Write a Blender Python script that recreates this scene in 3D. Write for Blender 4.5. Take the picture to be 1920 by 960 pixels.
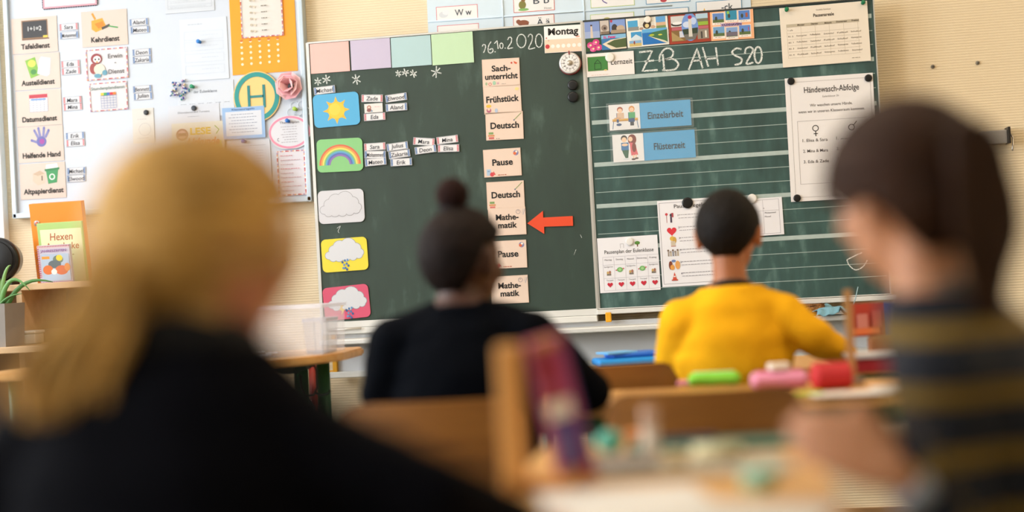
import bpy, bmesh, math, random
from mathutils import Vector, Matrix, noise, geometry
random.seed(7)
SC = bpy.context.scene
COL = SC.collection
for o in list(bpy.data.objects): bpy.data.objects.remove(o)

# ------------------------------------------------------------------ camera
F_PX = 2700.0
CAM = Vector((1.3887, -5.011, 0.95)); YAW, PITCH, ROLL = -0.1381, 0.0139, -0.055
FWD = Vector((math.sin(YAW)*math.cos(PITCH), math.cos(YAW)*math.cos(PITCH), math.sin(PITCH)))
_R = Vector((math.cos(YAW), -math.sin(YAW), 0)); _U = _R.cross(FWD)
RGT = _R*math.cos(ROLL) + _U*math.sin(ROLL); UPV = _U*math.cos(ROLL) - _R*math.sin(ROLL)
cd = bpy.data.cameras.new('camera'); cam = bpy.data.objects.new('camera', cd); COL.objects.link(cam)
cam.matrix_world = Matrix(((RGT.x, UPV.x, -FWD.x, CAM.x), (RGT.y, UPV.y, -FWD.y, CAM.y), (RGT.z, UPV.z, -FWD.z, CAM.z), (0, 0, 0, 1)))
cd.sensor_width = 36; cd.lens = F_PX*36/1920; cd.clip_start = 0.05
cd.dof.use_dof = True; cd.dof.focus_distance = 5.0; cd.dof.aperture_fstop = 0.92
SC.camera = cam

# ------------------------------------------------------------------ world, light, exposure
w = bpy.data.worlds.new('world'); SC.world = w; w.use_nodes = True
wb = w.node_tree.nodes['Background']; wb.inputs[0].default_value = (0.72, 0.85, 1.0, 1); wb.inputs[1].default_value = 1.0
SC.view_settings.view_transform = 'Standard'; SC.view_settings.look = 'None'
SC.view_settings.gamma = 1; SC.view_settings.exposure = 0.22; SC.view_settings.use_curve_mapping = False
def area(name, loc, size, rot, power, col, spread=math.pi):
    l = bpy.data.lights.new(name, 'AREA'); l.shape = 'RECTANGLE'; l.size, l.size_y = size; l.energy = power; l.color = col; l.spread = spread
    o = bpy.data.objects.new(name, l); COL.objects.link(o); o.location = loc; o.rotation_euler = rot; return o
XL, XR, YF, YB, ZC = -2.3, 4.6, 0.12, -8.0, 3.2           # room box
WIN = [(-1.65, -0.35), (-3.35, -2.05), (-5.6, -4.3)]     # window openings (y0, y1) in the left wall
for (y0, y1), wp_ in zip(WIN, (60, 105, 150)):      # daylight entering each window
    area('window_daylight', (XL-0.25, (y0+y1)/2, 1.95), (1.9, y1-y0+.1), (0, -math.pi/2, 0), wp_, (0.91, 0.955, 1.0))
for (x, y) in ((0.4, -1.9), (3.0, -1.9)):       # ceiling lamps
    area('ceiling_lamp_light', (x, y, ZC-0.14), (1.2, 0.3), (0, 0, 0), 26, (1.0, 0.78, 0.55))

# ------------------------------------------------------------------ projection helpers (a pixel of the photo -> a point in the room)
def ray(px, py): return FWD + RGT*((px-960)/F_PX) + UPV*(-(py-480)/F_PX)
def at(px, py, d): return CAM + ray(px, py)*d
def onY(px, py, Y=0.0):
    r = ray(px, py); return CAM + r*((Y-CAM.y)/r.y)
def onZ(px, py, Z):
    r = ray(px, py); return CAM + r*((Z-CAM.z)/r.z)

# ------------------------------------------------------------------ materials
def lin(h):
    if isinstance(h, (tuple, list)): return tuple(h)+(1,) if len(h) == 3 else tuple(h)
    h = h.lstrip('#'); v = [int(h[i:i+2], 16)/255 for i in (0, 2, 4)]
    return tuple((c/12.92 if c <= 0.04045 else ((c+0.055)/1.055)**2.4) for c in v)+(1,)
_M = {}
def mat(col, rough=0.6, metal=0.0, bump=0.0, bscale=60, var=0.0, vscale=8, key=None, spec=0.4, sheen=0.0):
    k = (col if isinstance(col, str) else tuple(col), rough, metal, bump, bscale, var, vscale, spec, sheen)
    if k in _M: return _M[k]
    m = bpy.data.materials.new('m_%s' % (key or str(col).strip('#'))); m.use_nodes = True; nt = m.node_tree; b = nt.nodes['Principled BSDF']
    c = lin(col); b.inputs['Base Color'].default_value = c; b.inputs['Roughness'].default_value = rough; b.inputs['Metallic'].default_value = metal
    b.inputs['Specular IOR Level'].default_value = spec
    if sheen: b.inputs['Sheen Weight'].default_value = sheen
    if bump or var:
        tc = nt.nodes.new('ShaderNodeTexCoord')
        if var:
            n = nt.nodes.new('ShaderNodeTexNoise'); n.inputs['Scale'].default_value = vscale; n.inputs['Detail'].default_value = 5
            nt.links.new(tc.outputs['Object'], n.inputs['Vector'])
            mr = nt.nodes.new('ShaderNodeMapRange'); mr.inputs[1].default_value = .3; mr.inputs[2].default_value = .7
            mr.inputs[3].default_value = 1-var; mr.inputs[4].default_value = 1+var; nt.links.new(n.outputs[0], mr.inputs[0])
            hs = nt.nodes.new('ShaderNodeHueSaturation'); hs.inputs['Color'].default_value = c
            nt.links.new(mr.outputs[0], hs.inputs['Value']); nt.links.new(hs.outputs[0], b.inputs['Base Color'])
        if bump:
            n = nt.nodes.new('ShaderNodeTexNoise'); n.inputs['Scale'].default_value = bscale; n.inputs['Detail'].default_value = 3
            nt.links.new(tc.outputs['Object'], n.inputs['Vector'])
            bp = nt.nodes.new('ShaderNodeBump'); bp.inputs['Strength'].default_value = bump; bp.inputs['Distance'].default_value = .01
            nt.links.new(n.outputs[0], bp.inputs['Height']); nt.links.new(bp.outputs[0], b.inputs['Normal'])
    _M[k] = m; return m
def wood(c1, c2, scale=3, rough=.42, axis=0):
    k = ('wood', c1, c2, scale, rough, axis)
    if k in _M: return _M[k]
    m = bpy.data.materials.new('m_wood'); m.use_nodes = True; nt = m.node_tree; b = nt.nodes['Principled BSDF']
    tc = nt.nodes.new('ShaderNodeTexCoord'); mp = nt.nodes.new('ShaderNodeMapping'); s = [22, 22, 22]; s[axis] = 1.3
    mp.inputs['Scale'].default_value = [q*scale/3 for q in s]; nt.links.new(tc.outputs['Object'], mp.inputs[0])
    n = nt.nodes.new('ShaderNodeTexNoise'); n.inputs['Scale'].default_value = 1.6; n.inputs['Detail'].default_value = 7; n.inputs['Distortion'].default_value = .6
    nt.links.new(mp.outputs[0], n.inputs['Vector'])
    r = nt.nodes.new('ShaderNodeValToRGB'); r.color_ramp.elements[0].position = .33; r.color_ramp.elements[1].position = .68
    r.color_ramp.elements[0].color = lin(c2); r.color_ramp.elements[1].color = lin(c1)
    nt.links.new(n.outputs[0], r.inputs[0]); nt.links.new(r.outputs[0], b.inputs['Base Color']); b.inputs['Roughness'].default_value = rough
    _M[k] = m; return m
def clear_mat(col, alpha=.25, rough=.15):
    k = ('clear', col, alpha, rough)
    if k in _M: return _M[k]
    m = bpy.data.materials.new('m_clear'); m.use_nodes = True; nt = m.node_tree; b = nt.nodes['Principled BSDF']
    b.inputs['Base Color'].default_value = lin(col); b.inputs['Roughness'].default_value = rough; b.inputs['Alpha'].default_value = alpha
    _M[k] = m; return m
def wallpaper():
    m = bpy.data.materials.new('m_wallpaper'); m.use_nodes = True; nt = m.node_tree; b = nt.nodes['Principled BSDF']
    b.inputs['Base Color'].default_value = lin('#e5d3b2'); b.inputs['Roughness'].default_value = .75
    tc = nt.nodes.new('ShaderNodeTexCoord'); mp = nt.nodes.new('ShaderNodeMapping'); mp.inputs['Scale'].default_value = (14, 14, 1)
    nt.links.new(tc.outputs['Object'], mp.inputs[0])
    wv = nt.nodes.new('ShaderNodeTexWave'); wv.bands_direction = 'Z'; wv.inputs['Scale'].default_value = 34; wv.inputs['Distortion'].default_value = 1.2; wv.inputs['Detail'].default_value = 2
    nt.links.new(mp.outputs[0], wv.inputs['Vector'])
    n = nt.nodes.new('ShaderNodeTexNoise'); n.inputs['Scale'].default_value = 120; nt.links.new(tc.outputs['Object'], n.inputs['Vector'])
    ad = nt.nodes.new('ShaderNodeMath'); ad.operation = 'MULTIPLY_ADD'; ad.inputs[1].default_value = .5
    nt.links.new(n.outputs[0], ad.inputs[0]); nt.links.new(wv.outputs[1], ad.inputs[2])
    bp = nt.nodes.new('ShaderNodeBump'); bp.inputs['Strength'].default_value = .45; bp.inputs['Distance'].default_value = .002
    nt.links.new(ad.outputs[0], bp.inputs['Height']); nt.links.new(bp.outputs[0], b.inputs['Normal'])
    return m
def chalkboard_mat(c1, c2, c3, amt, name):
    m = bpy.data.materials.new(name); m.use_nodes = True; nt = m.node_tree; b = nt.nodes['Principled BSDF']
    tc = nt.nodes.new('ShaderNodeTexCoord'); mp = nt.nodes.new('ShaderNodeMapping'); mp.inputs['Scale'].default_value = (1.0, 1, .55)
    nt.links.new(tc.outputs['Object'], mp.inputs[0])
    n = nt.nodes.new('ShaderNodeTexNoise'); n.inputs['Scale'].default_value = 5; n.inputs['Detail'].default_value = 6; n.inputs['Roughness'].default_value = .6; n.inputs['Distortion'].default_value = .5
    nt.links.new(mp.outputs[0], n.inputs['Vector'])
    mp2 = nt.nodes.new('ShaderNodeMapping'); mp2.inputs['Scale'].default_value = (22, 20, 6); mp2.inputs['Rotation'].default_value = (0, .35, 0); nt.links.new(tc.outputs['Object'], mp2.inputs[0])
    n2 = nt.nodes.new('ShaderNodeTexNoise'); n2.inputs['Scale'].default_value = 1.1; n2.inputs['Detail'].default_value = 4; nt.links.new(mp2.outputs[0], n2.inputs['Vector'])
    mul = nt.nodes.new('ShaderNodeMath'); mul.operation = 'MULTIPLY'; nt.links.new(n.outputs[0], mul.inputs[0]); nt.links.new(n2.outputs[0], mul.inputs[1])
    r = nt.nodes.new('ShaderNodeValToRGB'); e = r.color_ramp.elements; e[0].position = .12; e[0].color = lin(c1); e[1].position = .30; e[1].color = lin(c2)
    x = e.new(.30+amt); x.color = lin(c3)
    nt.links.new(mul.outputs[0], r.inputs[0]); nt.links.new(r.outputs[0], b.inputs['Base Color']); b.inputs['Roughness'].default_value = .55
    return m
def chalk_mat():
    m = bpy.data.materials.new('m_chalk'); m.use_nodes = True; nt = m.node_tree; b = nt.nodes['Principled BSDF']
    b.inputs['Base Color'].default_value = lin('#dfe4e0'); b.inputs['Roughness'].default_value = .9
    tc = nt.nodes.new('ShaderNodeTexCoord'); n = nt.nodes.new('ShaderNodeTexNoise'); n.inputs['Scale'].default_value = 420; n.inputs['Detail'].default_value = 2
    nt.links.new(tc.outputs['Object'], n.inputs['Vector']); mr = nt.nodes.new('ShaderNodeMapRange')
    for i, v in ((1, .38), (2, .55), (3, .35), (4, 1.0)): mr.inputs[i].default_value = v
    nt.links.new(n.outputs[0], mr.inputs[0]); nt.links.new(mr.outputs[0], b.inputs['Alpha'])
    return m
def skin_mat(col):
    k = ('skin', col)
    if k in _M: return _M[k]
    m = bpy.data.materials.new('m_skin'); m.use_nodes = True; b = m.node_tree.nodes['Principled BSDF']
    b.inputs['Base Color'].default_value = lin(col); b.inputs['Roughness'].default_value = .5; b.inputs['Subsurface Weight'].default_value = .12
    b.inputs['Subsurface Radius'].default_value = (.01, .004, .002); _M[k] = m; return m

# ------------------------------------------------------------------ mesh helpers
def link(name, me, parent=None, loc=None):
    o = bpy.data.objects.new(name, me); COL.objects.link(o)
    if loc is not None: o.location = loc
    if parent: o.parent = parent
    return o
def bobj(name, bm, m, parent=None, smooth=False, loc=None):
    me = bpy.data.meshes.new(name); bmesh.ops.recalc_face_normals(bm, faces=bm.faces); bm.to_mesh(me); bm.free()
    for x in (m if isinstance(m, (list, tuple)) else [m]): me.materials.append(x)
    if smooth:
        for p in me.polygons: p.use_smooth = True
    return link(name, me, parent, loc)
def tag(o, label=None, cat=None, group=None, kind=None):
    if label: o['label'] = label
    if cat: o['category'] = cat
    if group: o['group'] = group
    if kind: o['kind'] = kind
    return o
def empty(name, loc, label=None, cat=None, group=None, rz=0):
    o = bpy.data.objects.new(name, None); COL.objects.link(o); o.location = loc; o.rotation_euler = (0, 0, rz); o.empty_display_size = .05
    return tag(o, label, cat, group)
def copy_tree(o, parent=None):
    c = o.copy(); COL.objects.link(c); c.parent = parent
    for ch in list(o.children): copy_tree(ch, c)
    return c
def box(bm, c, s, rot=None, bev=0, seg=2):
    r = bmesh.ops.create_cube(bm, size=1); M = Matrix.LocRotScale(Vector(c), rot.to_quaternion() if rot else None, Vector(s))
    bmesh.ops.transform(bm, matrix=M, verts=r['verts'])
    if bev:
        ed = list({e for v in r['verts'] for e in v.link_edges}); bmesh.ops.bevel(bm, geom=ed, offset=bev, segments=seg, affect='EDGES', profile=.5)
def nb(): return bmesh.new()
def boxo(name, c, s, m, parent=None, bev=0, rz=0, rx=0, ry=0, seg=2, smooth=False):
    """box object whose origin is c"""
    bm = nb(); box(bm, (0, 0, 0), s, None, bev, seg); o = bobj(name, bm, m, parent, smooth, Vector(c)); o.rotation_euler = (rx, ry, rz); return o
def tube(bm, pts, rad, seg=10, cap=True, sx=1.0):
    pts = [Vector(p) for p in pts]; n = len(pts); rings = []
    up = Vector((0, 0, 1)); prevn = None
    for i, p in enumerate(pts):
        t = (pts[min(i+1, n-1)]-pts[max(i-1, 0)]).normalized()
        if prevn is None:
            a = up if abs(t.dot(up)) < .9 else Vector((0, 1, 0)); nn = t.cross(a).normalized()
        else: nn = (prevn - t*prevn.dot(t)).normalized()
        prevn = nn; bb = t.cross(nn); r = rad[i] if isinstance(rad, (list, tuple)) else rad
        rings.append([bm.verts.new(p + nn*(r*math.cos(2*math.pi*k/seg)) + bb*(r*sx*math.sin(2*math.pi*k/seg))) for k in range(seg)])
    for a, b in zip(rings, rings[1:]):
        for k in range(seg): bm.faces.new((a[k], a[(k+1) % seg], b[(k+1) % seg], b[k]))
    if cap: bm.faces.new(rings[0][::-1]); bm.faces.new(rings[-1])
def tubeo(name, pts, rad, m, parent=None, seg=10, loc=(0, 0, 0), sx=1.0):
    bm = nb(); tube(bm, [Vector(p)-Vector(loc) for p in pts], rad, seg, True, sx); return bobj(name, bm, m, parent, True, Vector(loc))
def ball(bm, c, r, sub=2, rot=None):
    q = bmesh.ops.create_icosphere(bm, subdivisions=sub, radius=1)
    r = (r, r, r) if not isinstance(r, (tuple, list)) else r
    bmesh.ops.transform(bm, matrix=Matrix.LocRotScale(Vector(c), rot.to_quaternion() if rot else None, Vector(r)), verts=q['verts'])
def cyl(bm, p0, p1, r0, r1=None, seg=20): tube(bm, [p0, p1], [r0, r0 if r1 is None else r1], seg)
def rrect(w, h, r, n=5):
    if r <= 0: return [(-w/2, -h/2), (w/2, -h/2), (w/2, h/2), (-w/2, h/2)]
    out = []
    for cx, cy, a0 in ((w/2-r, -h/2+r, -90), (w/2-r, h/2-r, 0), (-w/2+r, h/2-r, 90), (-w/2+r, -h/2+r, 180)):
        for i in range(n+1):
            a = math.radians(a0+90*i/n); out.append((cx+r*math.cos(a), cy+r*math.sin(a)))
    return out
def extrude(bm, pts, d0, d1, plane='xz'):
    """outline pts extruded between depth d0 and d1"""
    f = (lambda x, z, d: (x, d, z)) if plane == 'xz' else (lambda x, y, d: (x, y, d))
    a = [bm.verts.new(f(x, y, d0)) for x, y in pts]; b = [bm.verts.new(f(x, y, d1)) for x, y in pts]; n = len(pts)
    bm.faces.new(a); bm.faces.new(b[::-1])
    for i in range(n): bm.faces.new((a[i], b[i], b[(i+1) % n], a[(i+1) % n]))
def lathe(bm, prof, seg=24, c=(0, 0, 0)):
    rings = [[bm.verts.new((c[0]+r*math.cos(2*math.pi*k/seg), c[1]+r*math.sin(2*math.pi*k/seg), c[2]+z)) for k in range(seg)] for r, z in prof]
    for a, b in zip(rings, rings[1:]):
        for k in range(seg): bm.faces.new((a[k], a[(k+1) % seg], b[(k+1) % seg], b[k]))
    bm.faces.new(rings[0][::-1]); bm.faces.new(rings[-1])
_T = {}
def text_polys(s, bold):
    """text -> (verts2d, faces) at size 1, centred"""
    k = (s, bold)
    if k in _T: return _T[k]
    c = bpy.data.curves.new('t', 'FONT'); c.body = s; c.size = 1; c.offset = bold; c.resolution_u = 3; c.align_x = 'CENTER'; c.align_y = 'CENTER'
    o = bpy.data.objects.new('t', c); COL.objects.link(o)
    dg = bpy.context.evaluated_depsgraph_get(); dg.update(); me = bpy.data.meshes.new_from_object(o.evaluated_get(dg))
    vs = [(v.co.x, v.co.y) for v in me.vertices]; fs = [tuple(p.vertices) for p in me.polygons]
    x0 = min(v[0] for v in vs); x1 = max(v[0] for v in vs); y0 = min(v[1] for v in vs); y1 = max(v[1] for v in vs)
    vs = [(x-(x0+x1)/2, y-(y0+y1)/2) for x, y in vs]
    bpy.data.objects.remove(o); bpy.data.curves.remove(c); bpy.data.meshes.remove(me)
    _T[k] = (vs, fs, x1-x0, y1-y0); return _T[k]

# ------------------------------------------------------------------ flat sheets with print on them
class Card:
    """sheet of paper/card on a vertical plane y=Y; print coordinates (u right, v down) in photo pixels from its top left corner"""
    def __init__(s, name, label, cat, q, col, Y=-.002, group=None, th=.0015, r=0, rot=None, m=None, parent=None):
        if len(q) == 4 and not isinstance(q[0], (tuple, list)):
            cx, cy, s.W, s.H = q; c = onY(cx, cy, Y); s.k = (c-CAM).dot(FWD)/F_PX; ang = math.radians(rot or 0)
        else:
            P = [onY(x, y, Y) for x, y in q]; c = sum(P, Vector())/4; s.k = (c-CAM).dot(FWD)/F_PX
            ux = (P[1]-P[0]+P[2]-P[3])/2; s.W = ux.length/s.k; s.H = ((P[0]-P[3]).length+(P[1]-P[2]).length)/2/s.k
            ang = math.atan2(ux.z, ux.x) if rot is None else math.radians(rot)
        bm = nb(); extrude(bm, rrect(s.W*s.k, s.H*s.k, r*s.k), 0, -th)
        s.o = bobj(name, bm, m or mat(col, .55), parent, loc=c); s.o.rotation_euler = (0, -ang, 0)
        if cat: tag(s.o, label, cat, group)
        s.th = th; s.z = 0; s.I = ([], [], [], []); s.X = {}
    def p(s, u, v): return ((u-s.W/2)*s.k, (s.H/2-v)*s.k)
    def poly(s, pts, col):
        s.z += 1; d = -s.th-.00025-.00003*s.z; vs, fs, mi, ms = s.I
        if col not in ms: ms.append(col)
        q = [Vector((*s.p(u, v), 0)) for u, v in pts]
        b = len(vs); vs += [(a.x, d, a.y) for a in q]
        for t in geometry.tessellate_polygon([q]): fs.append(tuple(b+i for i in t)); mi.append(ms.index(col))
        return s
    def rect(s, u0, v0, u1, v1, col): return s.poly([(u0, v0), (u1, v0), (u1, v1), (u0, v1)], col)
    def frame(s, u0, v0, u1, v1, t, col):
        s.rect(u0, v0, u1, v0+t, col); s.rect(u0, v1-t, u1, v1, col); s.rect(u0, v0, u0+t, v1, col); return s.rect(u1-t, v0, u1, v1, col)
    def ell(s, u, v, a, b, col, n=18, r0=0): return s.poly([(u+a*math.cos(2*math.pi*i/n+r0), v+b*math.sin(2*math.pi*i/n+r0)) for i in range(n)], col)
    def ring(s, u, v, a, b, t, col, n=28, a0=0, a1=360):
        for i in range(n):
            p, q = math.radians(a0+(a1-a0)*i/n), math.radians(a0+(a1-a0)*(i+1)/n)
            s.poly([(u+a*math.cos(p), v+b*math.sin(p)), (u+a*math.cos(q), v+b*math.sin(q)), (u+(a-t)*math.cos(q), v+(b-t)*math.sin(q)), (u+(a-t)*math.cos(p), v+(b-t)*math.sin(p))], col); s.z -= 1
        s.z += 1; return s
    def line(s, pts, t, col):
        for (a, b), (c, d) in zip(pts, pts[1:]):
            L = math.hypot(c-a, d-b) or 1; nx, ny = -(d-b)/L*t/2, (c-a)/L*t/2
            s.poly([(a+nx, b+ny), (c+nx, d+ny), (c-nx, d-ny), (a-nx, b-ny)], col)
        return s
    def heart(s, u, v, r, col):
        return s.poly([(u+r*16*math.sin(t)**3/16, v-r*(13*math.cos(t)-5*math.cos(2*t)-2*math.cos(3*t)-math.cos(4*t))/16) for t in [i*math.pi/12 for i in range(24)]], col)
    def text(s, t, u, v, h, wd=None, bold=0.0, col='#1e1c1b', sl=0):
        vs, fs, w0, h0 = text_polys(t, bold); s.z += .2; d = -s.th-.0006-.00003*s.z
        X = s.X.setdefault(col, ([], [])); b = len(X[0]); sx = (wd/w0) if wd else h
        for x, y in vs:
            a, c = s.p(u+x*sx+y*h*sl, v-y*h); X[0].append((a, d, c))
        X[1].extend(tuple(b+i for i in f) for f in fs); return s
    def scrib(s, u, v, wd, col='#8a8580', h=1.0):
        """a line of print too small to read"""
        x = u
        while x < u+wd:
            L = min(random.uniform(2, 6), u+wd-x); s.rect(x, v, x+L, v+h, col); s.z -= .9; x += L+random.uniform(.8, 1.6)
        return s
    def done(s):
        vs, fs, mi, ms = s.I
        if vs:
            me = bpy.data.meshes.new('print'); me.from_pydata(vs, [], fs); [me.materials.append(mat(c, .55)) for c in ms]
            for p, i in zip(me.polygons, mi): p.material_index = i
            link('printed_picture', me, s.o)
        for c, (v, f) in s.X.items():
            me = bpy.data.meshes.new('lettering'); me.from_pydata(v, [], f); me.materials.append(mat(c, .6)); link('lettering', me, s.o)
        return s.o

# ================================================================== THE ROOM
WP = wallpaper()
def struct(name, bm, m, smooth=False): return tag(bobj(name, bm, m, None, smooth), kind='structure')
bm = nb(); box(bm, ((XL+XR)/2, YF+.1, ZC/2), (XR-XL+.4, .2, ZC)); struct('wall_front', bm, WP)
bm = nb(); box(bm, ((XL+XR)/2, YB-.1, ZC/2), (XR-XL+.4, .2, ZC)); struct('wall_back', bm, WP)
bm = nb(); box(bm, (XR+.1, (YF+YB)/2, ZC/2), (.2, YF-YB, ZC)); struct('wall_right', bm, WP)
bm = nb(); z0, z1 = 1.0, 2.9          # left wall with its window openings
box(bm, (XL-.1, (YF+YB)/2, z0/2), (.2, YF-YB, z0)); box(bm, (XL-.1, (YF+YB)/2, (z1+ZC)/2), (.2, YF-YB, ZC-z1))
ys = [YF]+[y for a, b in WIN for y in (b, a)]+[YB]
for a, b in zip(ys[0::2], ys[1::2]): box(bm, (XL-.1, (a+b)/2, (z0+z1)/2), (.2, abs(a-b), z1-z0))
struct('wall_left', bm, mat('#efe6d6', .8))
bm = nb(); box(bm, ((XL+XR)/2, (YF+YB)/2, -.05), (XR-XL, YF-YB, .1)); struct('floor', bm, mat('#7d8078', .35, var=.12, vscale=30))
bm = nb(); box(bm, ((XL+XR)/2, (YF+YB)/2, ZC+.05), (XR-XL, YF-YB, .1)); struct('ceiling', bm, mat('#f0ede6', .85))
for nm, c, s in (('baseboard_front', (1.15, YF-.01, .04), (XR-XL, .02, .08)), ('baseboard_left', (XL+.01, -4, .04), (.02, 7.9, .08)), ('baseboard_right', (XR-.01, -4, .04), (.02, 7.9, .08))):
    bm = nb(); box(bm, c, s); struct(nm, bm, mat('#8b6a45', .5))
for i, (a, b) in enumerate(WIN):
    wn = empty('window_%d' % (i+1), (XL-.1, (a+b)/2, (z0+z1)/2)); tag(wn, kind='structure'); W_ = mat('#f4f4f2', .4); hw, hh = (b-a)/2, (z1-z0)/2
    bm = nb()
    for y in (-hw+.03, hw-.03, 0): box(bm, (0, y, 0), (.07, .06, 2*hh), None, .004)
    for z in (-hh+.03, hh-.03, .35): box(bm, (0, 0, z), (.065, 2*hw, .06), None, .004)
    bobj('window_frame', bm, W_, wn)
    bm = nb(); box(bm, (.14, 0, -hh-.015), (.24, 2*hw+.1, .03), None, .004); bobj('window_sill', bm, W_, wn)
bm = nb(); P = onY(1, 200, YF-.02); box(bm, (P.x-.012, YF-.02, 2.12), (.024, .04, 2.14), None, .003); struct('trim_1', bm, mat('#e9eef2', .4))   # white cable duct by the window wall
for i, (x, y) in enumerate(((0.4, -1.9), (3.0, -1.9))):
    if i == 0:
        L0 = empty('ceiling_lamp', (x, y, ZC), 'long white ceiling lamp above the rounded table', 'lamp', 'ceiling lamps'); bm = nb(); box(bm, (0, 0, -.05), (1.3, .36, .1), None, .01); bobj('housing', bm, mat('#f2f2ee', .4), L0)
    else: c = copy_tree(L0); c.location = (x, y, ZC); c['label'] = 'long white ceiling lamp on the side away from the windows'
# screw holes and hook on the bare wall to the right
for px, py, lb in ((1749, 125, 'small grey screw in the bare wall, nearer the chalkboard'), (1833, 118, 'small grey screw in the bare wall, farther right')):
    P = onY(px, py, YF); e = empty('wall_screw', P, lb, 'screw', 'screws in the wall right of the board')
    bm = nb(); cyl(bm, (0, 0, 0), (0, -.006, 0), .0072, .006, 14); bobj('wall_plug', bm, mat('#8d8578', .6), e, True)
    bm = nb(); cyl(bm, (0, -.005, 0), (0, -.012, 0), .0042, .003, 12); bobj('screw_head', bm, mat('#6b655a', .35, .8), e, True)
P = onY(1860, 259, YF); e = empty('coat_hook_bracket', P, 'grey metal bracket with a hook on the wall above the dark ponytail', 'bracket')
bm = nb(); box(bm, (0, -.02, 0), (.088, .04, .046), None, .003); bobj('bracket_body', bm, mat('#a39d95', .4, .1), e)
bm = nb(); box(bm, (.047, -.03, .003), (.008, .06, .056), None, .001); bobj('end_plate', bm, mat('#2e2c2a', .4, .5), e)
bm = nb(); tube(bm, [(.055, -.03, .01), (.062, -.035, -.005), (.06, -.04, -.03), (.055, -.05, -.05)], .003, 8); bobj('hook', bm, mat('#b9b4ac', .3, .9), e, True)

# ================================================================== CHALKBOARD (two closed wings, front surface at y = 0)
ZB = 0.821; W1, G, W2, HB = 0.978, 0.014, 0.984, 1.0
cb = empty('chalkboard', (W1, YF, ZB), 'green school chalkboard with a plain left wing and a ruled right wing', 'chalkboard')
def lc(x, y, z): return (x-W1, y-YF, z-ZB)
ALU = mat('#c9c8c3', .38, .55, key='aluminium'); ALW = mat('#dcdcd8', .45, .15)
bm = nb(); box(bm, lc(W1/2, .02, ZB+HB/2), (W1, .04, HB)); bobj('plain_wing', bm, chalkboard_mat('#27382f', '#2b3e34', '#465a50', .16, 'm_board_plain'), cb)['label'] = 'plain dark green chalkboard wing'
bm = nb(); box(bm, lc(W1+G+W2/2, .02, ZB+HB/2), (W2, .04, HB)); bobj('ruled_wing', bm, chalkboard_mat('#26403d', '#355450', '#5f7d78', .15, 'm_board_ruled'), cb)['label'] = 'blue-green chalkboard wing with writing lines'
for a, b, bot, wl in ((0, W1, .022, .011), (W1+G, W1+G+W2, .003, .004)):
    for sx in (a-wl/2, b+wl/2): bm = nb(); box(bm, lc(sx, .018, ZB+HB/2), (wl, .044, HB+.008)); bobj('frame_rail', bm, ALU, cb)
    bm = nb(); box(bm, lc((a+b)/2, .018, ZB+HB+.003), (b-a+.01, .046, .006)); bobj('frame_rail', bm, ALU if bot > .01 else mat('#2c3230', .5), cb)
    bm = nb(); box(bm, lc((a+b)/2, .016, ZB-bot/2), (b-a+.01, .05, bot)); bobj('frame_rail', bm, ALW, cb)
bm = nb(); box(bm, lc(W1+G+W2/2+.004, .02, ZB-.013), (W2+.03, .07, .016), None, .002); bobj('lower_frame', bm, ALW, cb)
bm = nb(); box(bm, lc(W1/2-.003, .02, ZB-.034), (W1+.012, .06, .022), None, .003); bobj('lower_frame', bm, ALW, cb)
bm = nb(); tube(bm, [lc(.02, -.018, ZB-.028), lc(.14, -.018, ZB-.026)], .0045, 8); bobj('pull_handle', bm, ALU, cb, True)
bm = nb(); box(bm, lc(W1+G/2, .03, ZB+HB/2-.01), (G-.008, .03, HB+.02)); bobj('centre_gap', bm, mat('#15191a', .7), cb)
bm = nb(); box(bm, lc(W1+G+.028, -.012, ZB-.032), (.020, .02, .034), None, .003); bobj('stop_buffer', bm, mat('#e3a21a', .5), cb)
# rules of the right wing
for f in (.055, .202, .3525, .50, .645, .793):
    bm = nb(); box(bm, lc(W1+G+W2/2, -.0004, ZB+HB*(1-f)), (W2-.014, .0008, .0145)); bobj('wide_rule', bm, mat('#a9b8b4', .7, var=.07, vscale=40), cb)
for f in (.105, .152, .251, .300, .403, .451, .549, .597, .695, .742, .845, .895, .94):
    bm = nb(); box(bm, lc(W1+G+W2/2, -.0003, ZB+HB*(1-f)), (W2-.014, .0006, .0022)); bobj('thin_rule', bm, mat('#9fb0ab', .7), cb)
# chalk writing
CH = chalk_mat()
def cr(pts, n=8, closed=False):
    pts = [Vector(p) for p in pts]; N = len(pts); out = []
    rng = range(N if closed else N-1)
    for i in rng:
        g = (lambda j: pts[j % N]) if closed else (lambda j: pts[max(0, min(N-1, j))])
        a, b, c, d = g(i-1), g(i), g(i+1), g(i+2)
        for k in range(n):
            t = k/n; out.append(.5*((2*b)+(c-a)*t+(2*a-5*b+4*c-d)*t*t+(3*b-3*c+d-a)*t**3))
    out.append(pts[0] if closed else pts[-1]); return out
def stroke(bm, pts, wpx, Y=-.0007, j=.12):
    vs = []
    W = [onY(p[0], p[1], Y) for p in pts]; n = len(W)
    for i, p in enumerate(W):
        t = (W[min(i+1, n-1)]-W[max(i-1, 0)]).normalized(); nn = Vector((-t.z, 0, t.x))*wpx/540/2*(1+random.uniform(-j, j))
        o_ = Vector(lc(0, 0, 0)); vs.append((bm.verts.new(p+nn+o_), bm.verts.new(p-nn+o_)))
    for a, b in zip(vs, vs[1:]): bm.faces.new((a[0], a[1], b[1], b[0]))
def elp(cx, cy, rx, ry, n=14): return [(cx+rx*math.sin(2*math.pi*i/n), cy-ry*math.cos(2*math.pi*i/n)) for i in range(n)]
def zz(s, ox, oy, pts): return [(x/s+ox, y/s+oy) for x, y in pts]
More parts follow.
